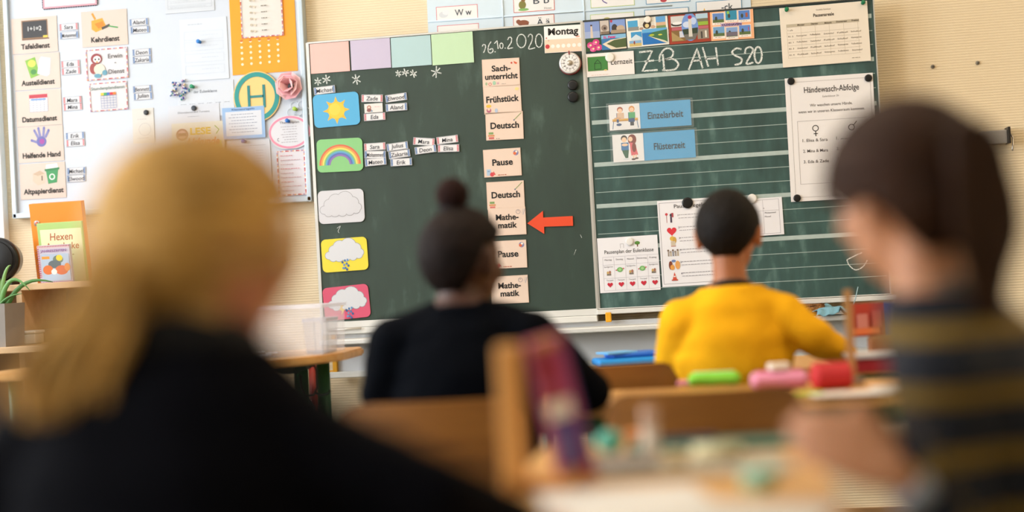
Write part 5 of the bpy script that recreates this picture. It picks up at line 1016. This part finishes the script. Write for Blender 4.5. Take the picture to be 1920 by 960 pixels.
def person(label, head, yaw, nod, tyaw, zs, tscale, skin, top_mat, pelvis, arms, trouser, hairfn, collar=None, tilt=0, vox=.0055, stripes=False, seat=.40, bellyw=1.0, shw=1.0, neckback=.01, hsc=.88, armr=1.0, sleeve=.9, cuff=None, colr=.0075):
    """head = world centre of the head; arms = two (shoulder drop, elbow, wrist, palm_dir, side, up)"""
    H = hframe(head, yaw, nod, tilt); tf = Vector((-math.sin(tyaw), math.cos(tyaw), 0)); tr = Vector((math.cos(tyaw), math.sin(tyaw), 0))
    hf = Vector((-math.sin(yaw), math.cos(yaw), 0))
    nk = Vector((head.x, head.y, 0))-hf*.02-tf*neckback; nk.z = zs+.035
    pv = Vector((pelvis[0], pelvis[1], seat+.075)); root = empty('person', (pv.x, pv.y, 0), label, 'person')
    # ---- body: one continuous skin
    bm = nb()
    hb(bm, H, (0, -.006, .018), (.071, .088, .086), 3); hb(bm, H, (0, .028, -.035), (.052, .052, .062), 3); hb(bm, H, (0, .03, -.075), (.030, .035, .026), 2)
    hb(bm, H, (0, .086, -.018), (.0105, .016, .020), 2); hb(bm, H, (0, .083, .004), (.007, .008, .022), 2)
    hb(bm, H, (0, .078, -.050), (.020, .0085, .0058), 2); hb(bm, H, (.036, .055, -.02), (.022, .022, .024), 2); hb(bm, H, (-.036, .055, -.02), (.022, .022, .024), 2)
    for s in (-1, 1): hb(bm, H, (s*.075, -.006, -.010), (.0085, .019, .030), 2); hb(bm, H, (s*.079, -.014, .004), (.0075, .012, .02), 2)
    hb(bm, H, (0, .074, .024), (.045, .012, .008), 2)
    nb0 = H @ Vector((0, -.022, -.045)); caps(bm, nb0, nk-Vector((0, 0, .05)), .040*tscale, .043*tscale)
    prof = [(0, .115, .088), (.22, .105, .080), (.45, .108, .085), (.68, .118, .085), (.84, .108, .070), (.95, .070, .052), (1.0, .046, .044)]
    def torso(bm, infl, wsc=1.0, top=1.0, bot=0.0):
        rings = []; N = 28
        for i in range(25):
            t = bot+(top-bot)*i/24
            for (a, wa, da), (b, wb2, db) in zip(prof, prof[1:]):
                if a <= t <= b+1e-6: f = (t-a)/(b-a); f = f*f*(3-2*f); wx = wa+(wb2-wa)*f; dd = da+(db-da)*f; break
            c = pv.lerp(nk, t); c += tf*(-.030*math.sin(math.pi*t))       # rounded back
            wx = (wx*wsc*tscale+infl); dd = dd*tscale+infl
            if t < .6: wx *= bellyw
            rings.append([bm.verts.new(c+tr*wx*math.cos(2*math.pi*j/N)+tf*dd*math.sin(2*math.pi*j/N)) for j in range(N)])
        for a, b in zip(rings, rings[1:]):
            for j in range(N): bm.faces.new((a[j], a[(j+1) % N], b[(j+1) % N], b[j]))
        bm.faces.new(rings[0][::-1]); bm.faces.new(rings[-1])
    torso(bm, -.006); shd = []
    for (sgn, drop, el, wr, pd, sd, up_, curl) in arms:
        c = pv.lerp(nk, .84)-tf*.02; S = c+tr*sgn*.108*tscale*shw+Vector((0, 0, -drop)); shd.append((S, Vector(el), Vector(wr)))
        caps(bm, S, el, .034, .027); caps(bm, el, wr, .027, .0185); hand(bm, wr, pd, sd, up_, curl, hsc)
    knees = []
    for s in (-1, 1):
        hip = pv+tr*s*.055-Vector((0, 0, .012)); kn = hip+tf*.30+tr*s*.025; kn.z = seat+.055; an = kn+tf*-.02; an.z = .07; knees.append((hip, kn, an)); caps(bm, hip, kn, .052, .042); caps(bm, kn, an, .038, .026)
    b_ = wobj('body', remesh(bm, vox, 5, name='body'), skin_mat(skin), root)
    # face details
    for s in (-1, 1):
        bm = nb(); hb(bm, H, (s*.030, .0745, .006), (.0115, .0075, .0085), 2); me = bpy.data.meshes.new('eye'); bm.to_mesh(me); bm.free(); e = wobj('eye', me, mat('#ece8e4', .25), root)
        bm = nb(); hb(bm, H, (s*.030, .0805, .006), (.0055, .0025, .0055), 2); me = bpy.data.meshes.new('iris'); bm.to_mesh(me); bm.free(); wobj('iris', me, mat('#2e1f16', .2), root)
        bm = nb(); tube(bm, [H @ Vector((s*(.016+.0065*i), .0815-.0018*i*i*.5, .024+.0016*math.sin(i))) for i in range(5)], .0022, 6); me = bpy.data.meshes.new('eyebrow'); bm.to_mesh(me); bm.free(); wobj('eyebrow', me, mat('#3a281c', .8), root)
    bm = nb(); tube(bm, [H @ Vector((x, .0868-abs(x)*.28, -.051)) for x in (-.02, -.01, 0, .01, .02)], .0018, 6); me = bpy.data.meshes.new('lips'); bm.to_mesh(me); bm.free(); wobj('lips', me, mat('#a4605a', .5), root)
    # ---- sweater
    bm = nb(); torso(bm, .013, 1.03, .965, .02)
    for (S, el, wr) in shd:
        c = pv.lerp(nk, .86); caps(bm, c.lerp(S, .35)+Vector((0, 0, .0)), S, .062*tscale, .056*tscale); caps(bm, S, el, .053*tscale*armr, .043*armr); w2 = el.lerp(wr, sleeve); caps(bm, el, w2, .043*armr, .033)
    def folds(co):
        p = co*9; return .0055*noise.noise(Vector((p.x, p.y, p.z*1.7)))+.0025*noise.noise(co*24)
    me = remesh(bm, .0075, 6, folds, 'sweater')
    if stripes:
        at_ = me.attributes.new('stripe', 'FLOAT', 'POINT')
        for i, v in enumerate(me.vertices):
            best = 1e9; val = 0; co = v.co
            segs = [(pv, nk, 0, .09)]+[(S, el, 1.031, .0) for S, el, wr in shd]+[(el, wr, 1.031+(S-el).length, .0) for S, el, wr in shd]
            for a, b, off, rr in segs:
                ab_ = b-a; t = max(0, min(1, (co-a).dot(ab_)/ab_.length_squared)); dd = (co-(a+ab_*t)).length-rr
                if dd < best: best = dd; val = (off+t*ab_.length) if a in [q[1] for q in shd] else co.z
            at_.data[i].value = val
    wobj('sweater', me, top_mat, root)
    if collar:
        c = nk-Vector((0, 0, .022)); bm = nb(); R_ = .047*tscale
        tube(bm, [c+tr*R_*math.cos(a)+tf*R_*.95*math.sin(a)+Vector((0, 0, -.012*math.sin(a)+.004)) for a in [2*math.pi*i/24 for i in range(25)]], colr, 10); me = bpy.data.meshes.new('collar'); bm.to_mesh(me); bm.free()
        for p in me.polygons: p.use_smooth = True
        wobj('collar', me, mat(collar, .8), root)
    if cuff:
        for (S, el, wr) in shd:
            a_, b2 = el.lerp(wr, sleeve), el.lerp(wr, sleeve+.22); bm = nb(); tube(bm, [a_, a_.lerp(b2, .5), b2], [.033, .032, .030], 16); me = bpy.data.meshes.new('cuff'); bm.to_mesh(me); bm.free(); [setattr(p, 'use_smooth', True) for p in me.polygons]; wobj('cuff', me, mat(cuff, .85), root)
    # ---- trousers and shoes
    bm = nb()
    for hip, kn, an in knees: caps(bm, hip, kn, .066, .054); caps(bm, kn, an+Vector((0, 0, .02)), .052, .04)
    hb(bm, Matrix.Translation(pv), (0, 0, -.005), (.12*tscale, .10, .068), 3)
    me = remesh(bm, .009, 5, lambda co: .003*noise.noise(co*14), 'trousers')
    wobj('trousers', me, mat(trouser, .85, bump=.2, bscale=200), root)
    for hip, kn, an in knees:
        bm = nb(); c = an+tf*.035; c.z = .034
        q = bmesh.ops.create_icosphere(bm, subdivisions=3, radius=1); bmesh.ops.transform(bm, matrix=Matrix.Translation(c) @ Matrix.Rotation(tyaw, 4, 'Z') @ Matrix.Diagonal((.036, .088, .036, 1)), verts=q['verts'])
        for v in bm.verts: v.co.z = max(v.co.z, .0)
        me = bpy.data.meshes.new('shoe'); bm.to_mesh(me); bm.free(); [setattr(p, 'use_smooth', True) for p in me.polygons]; wobj('shoe', me, mat('#3a3d45', .6), root)
    hairfn(root, H); return root
def hair_cap(root, H, m, thick=.014, side=0.0, nape=-.62, front=.30, rough=.003, vol=(1, 1, 1), ns=60, name='hair', ear=.02, groove=0, tmp=.08):
    bm = nb(); q = bmesh.ops.create_icosphere(bm, subdivisions=6, radius=1)
    for v in bm.verts:
        d = v.co.copy(); y = d.y
        az = math.atan2(abs(d.x), -y)/math.pi          # 0 at the back, 1 at the front
        if az < .42: line = nape+(ear-nape)*max(0, (az-.22)/.20)**1.5 if az > .22 else nape
        elif az < .58: line = ear+(az-.42)/.16*tmp
        else: line = ear+tmp+(front-ear-tmp)*min(1, (az-.58)/.16)
        f = max(0, min(1, (d.z-line)/.16)); f = f*f*(3-2*f)
        n = noise.noise(d*ns/8)*.5+noise.noise(d*ns/3)*.5
        base = Vector((.071, .088, .086)); r = Vector((base.x*d.x*vol[0], base.y*d.y*vol[1], base.z*d.z*vol[2]))
        out = r+d*(thick*f+rough*n*f+groove*f*math.sin(math.atan2(d.x, d.z)*26+3*n)); inn = Vector((base.x*d.x, base.y*d.y, base.z*d.z))*.86
        v.co = (inn.lerp(out, min(1, f*3)))+Vector((0, -.006, .018))
    bmesh.ops.transform(bm, matrix=H, verts=bm.verts); me = bpy.data.meshes.new(name); bm.to_mesh(me); bm.free(); [setattr(p, 'use_smooth', True) for p in me.polygons]
    return wobj(name, me, m, root)
def locks(root, name, m, paths, rad, seg=7):
    bm = nb()
    for p in paths:
        n = len(p); tube(bm, p, [rad*(.5+math.sin(math.pi*min(1, (i+.6)/n))*.6) for i in range(n)], seg)
    me = bpy.data.meshes.new(name); bm.to_mesh(me); bm.free(); [setattr(q, 'use_smooth', True) for q in me.polygons]; return wobj(name, me, m, root)
def combed(root, H, name, m, n, thick, rad, tie, front):
    """thin strands combed over the skull to the point where the hair is tied"""
    T = tie.normalized(); E_ = Vector((.071+thick, .088+thick, .086+thick)); bm = nb(); k = 0
    while k < n:
        d = Vector((random.gauss(0, 1), random.gauss(0, 1), random.gauss(0, 1))).normalized(); f = .25 if d.y < .2 else front
        if d.z < f-.35 or d.dot(T) > .75: continue
        k += 1; j = random.uniform(-.05, .05); pts = []
        for i in range(12):
            t = i/11; q = (d*(1-t)+T*t*.98); q = (q+Vector((j*math.sin(t*3.1), 0, j*math.sin(t*3.1)))).normalized(); lf = 1.0+.012*math.sin(t*math.pi)+j*.12
            pts.append(H @ (Vector((q.x*E_.x, q.y*E_.y, q.z*E_.z))*lf+Vector((0, -.006, .018))))
        tube(bm, pts, [rad*(.5+.8*math.sin(math.pi*(i+.7)/12.5)) for i in range(12)], 5)
    me = bpy.data.meshes.new(name); bm.to_mesh(me); bm.free(); [setattr(q, 'use_smooth', True) for q in me.polygons]
    o = wobj(name, me, m, root); o['kind'] = 'stuff'; return o
def knit(col, bump=.35): return mat(col, .9, bump=bump, bscale=260, var=.06, vscale=12, spec=.06)
V = Vector; UP = V((0, 0, 1))
def hairm(c, r=.5, var=.35, sc=30): return mat(c, r, bump=.5, bscale=160, var=var, vscale=sc, spec=.12)
# ---- child in yellow
hd = at(1366, 440, 3.58); x, y = hd.x, hd.y
def hy(root, H): hair_cap(root, H, hairm('#14100e'), .010, nape=-.95, front=.3, rough=.0035, ns=90, ear=-.22, name='hair', tmp=.1)
ey, wy = at(1497, 612, 3.45), at(1600, 655, 3.66); ey2 = at(1238, 700, 3.62); wy2 = at(1300, 690, 3.86)
person('child with short dark hair in a bright yellow sweater, reaching to the right', hd, -.16, .12, .05, .878, 1.0, '#a8683f', knit('#e9ac1c'), (x-.01, y-.0),
    [(1, .03, at(1520, 628, 3.50), at(1592, 668, 3.72), V((.5, 1, -.1)), V((-1, .4, 0)), UP, .35), (-1, .03, at(1256, 705, 3.62), V((x-.08, y+.2, .70)), V((.4, 1, 0)), V((1, 0, 0)), UP, .4)], '#2c3550', hy, '#241c14', bellyw=1.15, shw=1.12, armr=1.14)
stl = empty('wooden_stool', (x-.01, y, 0), 'low wooden stool under the child in yellow', 'stool'); bm = nb(); cyl(bm, (0, 0, .37), (0, 0, .395), .12, .12, 28); bobj('seat', bm, WCH, stl, True)
for i in range(4):
    a = math.pi/4+i*math.pi/2; bm = nb(); tube(bm, [(.10*math.cos(a), .10*math.sin(a), .37), (.14*math.cos(a), .14*math.sin(a), .005)], .013, 10); bobj('leg', bm, WCH, stl, True)
# ---- child with the bun
hd = at(870, 492, 2.98); x, y = hd.x, hd.y
def hg(root, H):
    m = hairm('#1a100d', .6, .4); hair_cap(root, H, m, .013, nape=-.95, front=.42, rough=.005, ns=120, ear=.05, name='hair', tmp=.12)
    bm = nb(); q = bmesh.ops.create_icosphere(bm, subdivisions=5, radius=1); C_ = root.matrix_basis @ V((0, 0, 0))
    cb_ = at(848, 366, 2.98)
    for v in bm.verts:
        d = v.co.copy(); n = noise.noise(d*5)*.5+noise.noise(d*11)*.5; v.co = cb_+V((d.x*.034, d.y*.036, d.z*.036))*(1+.16*n)
    me = bpy.data.meshes.new('hair_bun'); bm.to_mesh(me); bm.free(); wobj('hair_bun', me, hairm('#2a1511', .7, .4), root)
    bm = nb(); c = cb_-V((0, 0, .030)); tube(bm, [c+V((.026*math.cos(a), .026*math.sin(a), .003*math.sin(2*a))) for a in [2*math.pi*i/20 for i in range(21)]], .006, 8); me = bpy.data.meshes.new('hair_tie'); bm.to_mesh(me); bm.free(); wobj('hair_tie', me, mat('#141014', .8), root)
person('child with a dark hair bun in a black sweater, sitting below the weather cards', hd, -.50, .05, .0, .878, 1.08, '#4c2a1c', knit('#04060c', .25), (x+.01, y-.02),
    [(1, .02, at(1105, 732, 2.98), V((x+.20, y+.27, .69)), V((-.3, 1, 0)), V((-1, 0, 0)), UP, .4), (-1, .02, at(718, 738, 2.96), V((x-.08, y+.26, .69)), V((.3, 1, 0)), V((1, 0, 0)), UP, .4)], '#23262e', hg, None, bellyw=1.1, shw=1.15, armr=1.1)
# ---- dark ponytail child in the striped sweater (right, near)
hd = at(1700, 376, 1.76); x, y = hd.x, hd.y
def stripe_mat():
    m = bpy.data.materials.new('m_striped_knit'); m.use_nodes = True; nt = m.node_tree; b = nt.nodes['Principled BSDF']; b.inputs['Roughness'].default_value = .9
    a = nt.nodes.new('ShaderNodeAttribute'); a.attribute_name = 'stripe'; q = nt.nodes.new('ShaderNodeMath'); q.operation = 'MULTIPLY'; q.inputs[1].default_value = 1/.068
    ad = nt.nodes.new('ShaderNodeMath'); ad.operation = 'ADD'; ad.inputs[1].default_value = STR_OFF; f = nt.nodes.new('ShaderNodeMath'); f.operation = 'FRACT'; g = nt.nodes.new('ShaderNodeMath'); g.operation = 'LESS_THAN'; g.inputs[1].default_value = .29
    nt.links.new(a.outputs['Fac'], q.inputs[0]); nt.links.new(q.outputs[0], ad.inputs[0]); nt.links.new(ad.outputs[0], f.inputs[0]); nt.links.new(f.outputs[0], g.inputs[0])
    mx = nt.nodes.new('ShaderNodeMix'); mx.data_type = 'RGBA'; mx.inputs[6].default_value = lin('#070c1a'); mx.inputs[7].default_value = lin('#6f560c'); nt.links.new(g.outputs[0], mx.inputs[0]); nt.links.new(mx.outputs[2], b.inputs['Base Color']); return m
STR_OFF = .49
def hr(root, H):
    m = hairm('#341f12', .5, .3); hair_cap(root, H, m, .023, nape=-.95, front=.25, rough=.003, ns=50, ear=-.30, name='hair', groove=.0012, tmp=-.05)
    base = H @ V((-.005, -.090, .035)); back = (H.to_3x3() @ V((0, -1, 0))).normalized(); sd = (H.to_3x3() @ V((1, 0, 0))).normalized(); ps = []
    for i in range(110):
        a = random.uniform(0, 2*math.pi); r0 = math.sqrt(random.random())*.012; o1 = sd*math.cos(a)*r0+UP*math.sin(a)*r0; sp_ = random.uniform(.6, 1.0)
        ps.append([base-back*.02+o1, base+back*.012+o1*1.3+UP*.006, base+back*.034+o1*3.3+UP*.002, base+back*.046+o1*4.2*sp_-UP*.035, base+back*.048+o1*4.4*sp_-UP*.085, base+back*.044+o1*2.8*sp_-UP*.135, base+back*.040+o1*1.6*sp_-UP*(.17+.03*random.random())])
    ps = [[q for q in cr(p, 4)] for p in ps]
    tag(locks(root, 'ponytail', m, ps, .0040), kind='stuff'); combed(root, H, 'combed_strands', m, 420, .022, .0017, V((0, -.95, .15)), .25)
    bm = nb(); c = base+back*.012+UP*.008; tube(bm, [c+sd*.015*math.cos(a)+UP*.015*math.sin(a) for a in [2*math.pi*i/20 for i in range(21)]], .005, 8); me = bpy.data.meshes.new('hair_tie'); bm.to_mesh(me); bm.free(); wobj('hair_tie', me, mat('#1d1612', .8), root)
tx = at(1872, 700, 1.76); w1 = at(1676, 880, 1.60); w2 = at(1680, 850, 1.74)
person('child with a dark ponytail in a navy and mustard striped sweater, hands together', hd, .62, .12, 1.15, .885, 1.08, '#bf8560', stripe_mat(), (tx.x+.02, tx.y-.01),
    [(-1, .04, at(1800, 985, 1.60), w1, V((-.85, .25, .40)), V((.3, .3, .85)), V((.5, -.8, .2)), .45), (1, .04, at(1800, 900, 1.98), w2, V((-.9, .0, .3)), V((.2, -.3, .85)), V((.2, .9, 0)), .6)], '#2a3040', hr, '#77736a', vox=.0045, stripes=True, hsc=1.08, sleeve=.55, cuff='#8d8f96')
c2 = make_chair('wooden school chair under the child in the striped sweater', .14); place(c2, tx.x+.01, tx.y, 1.15)
# ---- blonde child (left, nearest)
hd = at(380, 476, 1.45); x, y = hd.x, hd.y
def hbl(root, H):
    m = hairm('#c4954e', .5, .35, 14); m2 = hairm('#dcae68', .5, .3, 14); hair_cap(root, H, m, .023, nape=-1.0, front=.35, rough=.002, ns=40, ear=-.25, name='hair', groove=.0012, tmp=.15)
    hc = root.matrix_basis @ V((0, 0, 0)); lft = V((-math.cos(YAW), math.sin(YAW), 0)); R_ = lambda s: random.uniform(-s, s)
    def W_(px, py, d): return at(px, py, d)
    ps = []
    for i in range(170):          # swept back over the skull to the tie, then falling as a wavy side ponytail
        a = random.uniform(0, 6.283); rr = math.sqrt(random.random()); ox, oy, od = math.cos(a)*rr, math.sin(a)*rr, R_(.03)
        ps.append([W_(250+ox*14, 452+oy*14, 1.40), W_(216+ox*20, 462+oy*20, 1.385+od*.4), W_(196+ox*42, 505+oy*30, 1.375+od), W_(196+ox*60, 570+oy*30, 1.37+od), W_(160+ox*85, 630+oy*30, 1.365+od), W_(125+ox*98, 690+oy*30, 1.36+od), W_(115+ox*88+R_(20), 760+R_(35), 1.36+od)])
    ps = [[q+V((R_(.0012), R_(.0012), R_(.0012))) for q in cr(p, 4)] for p in ps]
    tag(locks(root, 'ponytail', m2, ps[:85], .0046), kind='stuff'); tag(locks(root, 'ponytail', m, ps[85:], .0046), kind='stuff')
    ps = []
    for i in range(120):          # loose strands at the nape and over the crown
        px = random.uniform(240, 400); ps.append([W_(px, 530+R_(20), 1.385), W_(px+R_(20), 590, 1.375), W_(px-15+R_(25), 640+R_(25), 1.37)])
    ps = [[q for q in cr(p, 4)] for p in ps]; tag(locks(root, 'loose_strands', m2, ps, .0028, 5), kind='stuff')
    combed(root, H, 'combed_strands', m2, 420, .020, .0019, V((-.25, -.93, -.25)), .3)
    tube_c = W_(226, 452, 1.385); bm = nb(); tube(bm, [tube_c+UP*.016*math.cos(a)+V((0, 1, 0))*.016*math.sin(a) for a in [2*math.pi*i/20 for i in range(21)]], .008, 8); me = bpy.data.meshes.new('hair_tie'); bm.to_mesh(me); bm.free(); wobj('hair_tie', me, mat('#3a2a20', .8), root)
sx = at(330, 800, 1.42)
person('child with a wavy blonde side ponytail in a black jacket, nearest at the lower left', hd, -.72, .10, -.05, .880, 1.18, '#d08a68', knit('#06060b', .2), (sx.x-.01, sx.y-.03),
    [(1, .062, at(815, 935, 1.34), at(985, 985, 1.44), V((.2, 1, -.1)), V((-1, .2, 0)), UP, .3), (-1, .045, at(-60, 960, 1.42), V((x-.12, y+.24, .69)), V((.3, 1, 0)), V((1, 0, 0)), UP, .4)], '#26282f', hbl, '#08080c', bellyw=1.1, shw=1.05, colr=.026)
c3 = make_chair('wooden school chair under the blonde child in the black jacket', .14); place(c3, sx.x-.01, sx.y-.02, -.05)
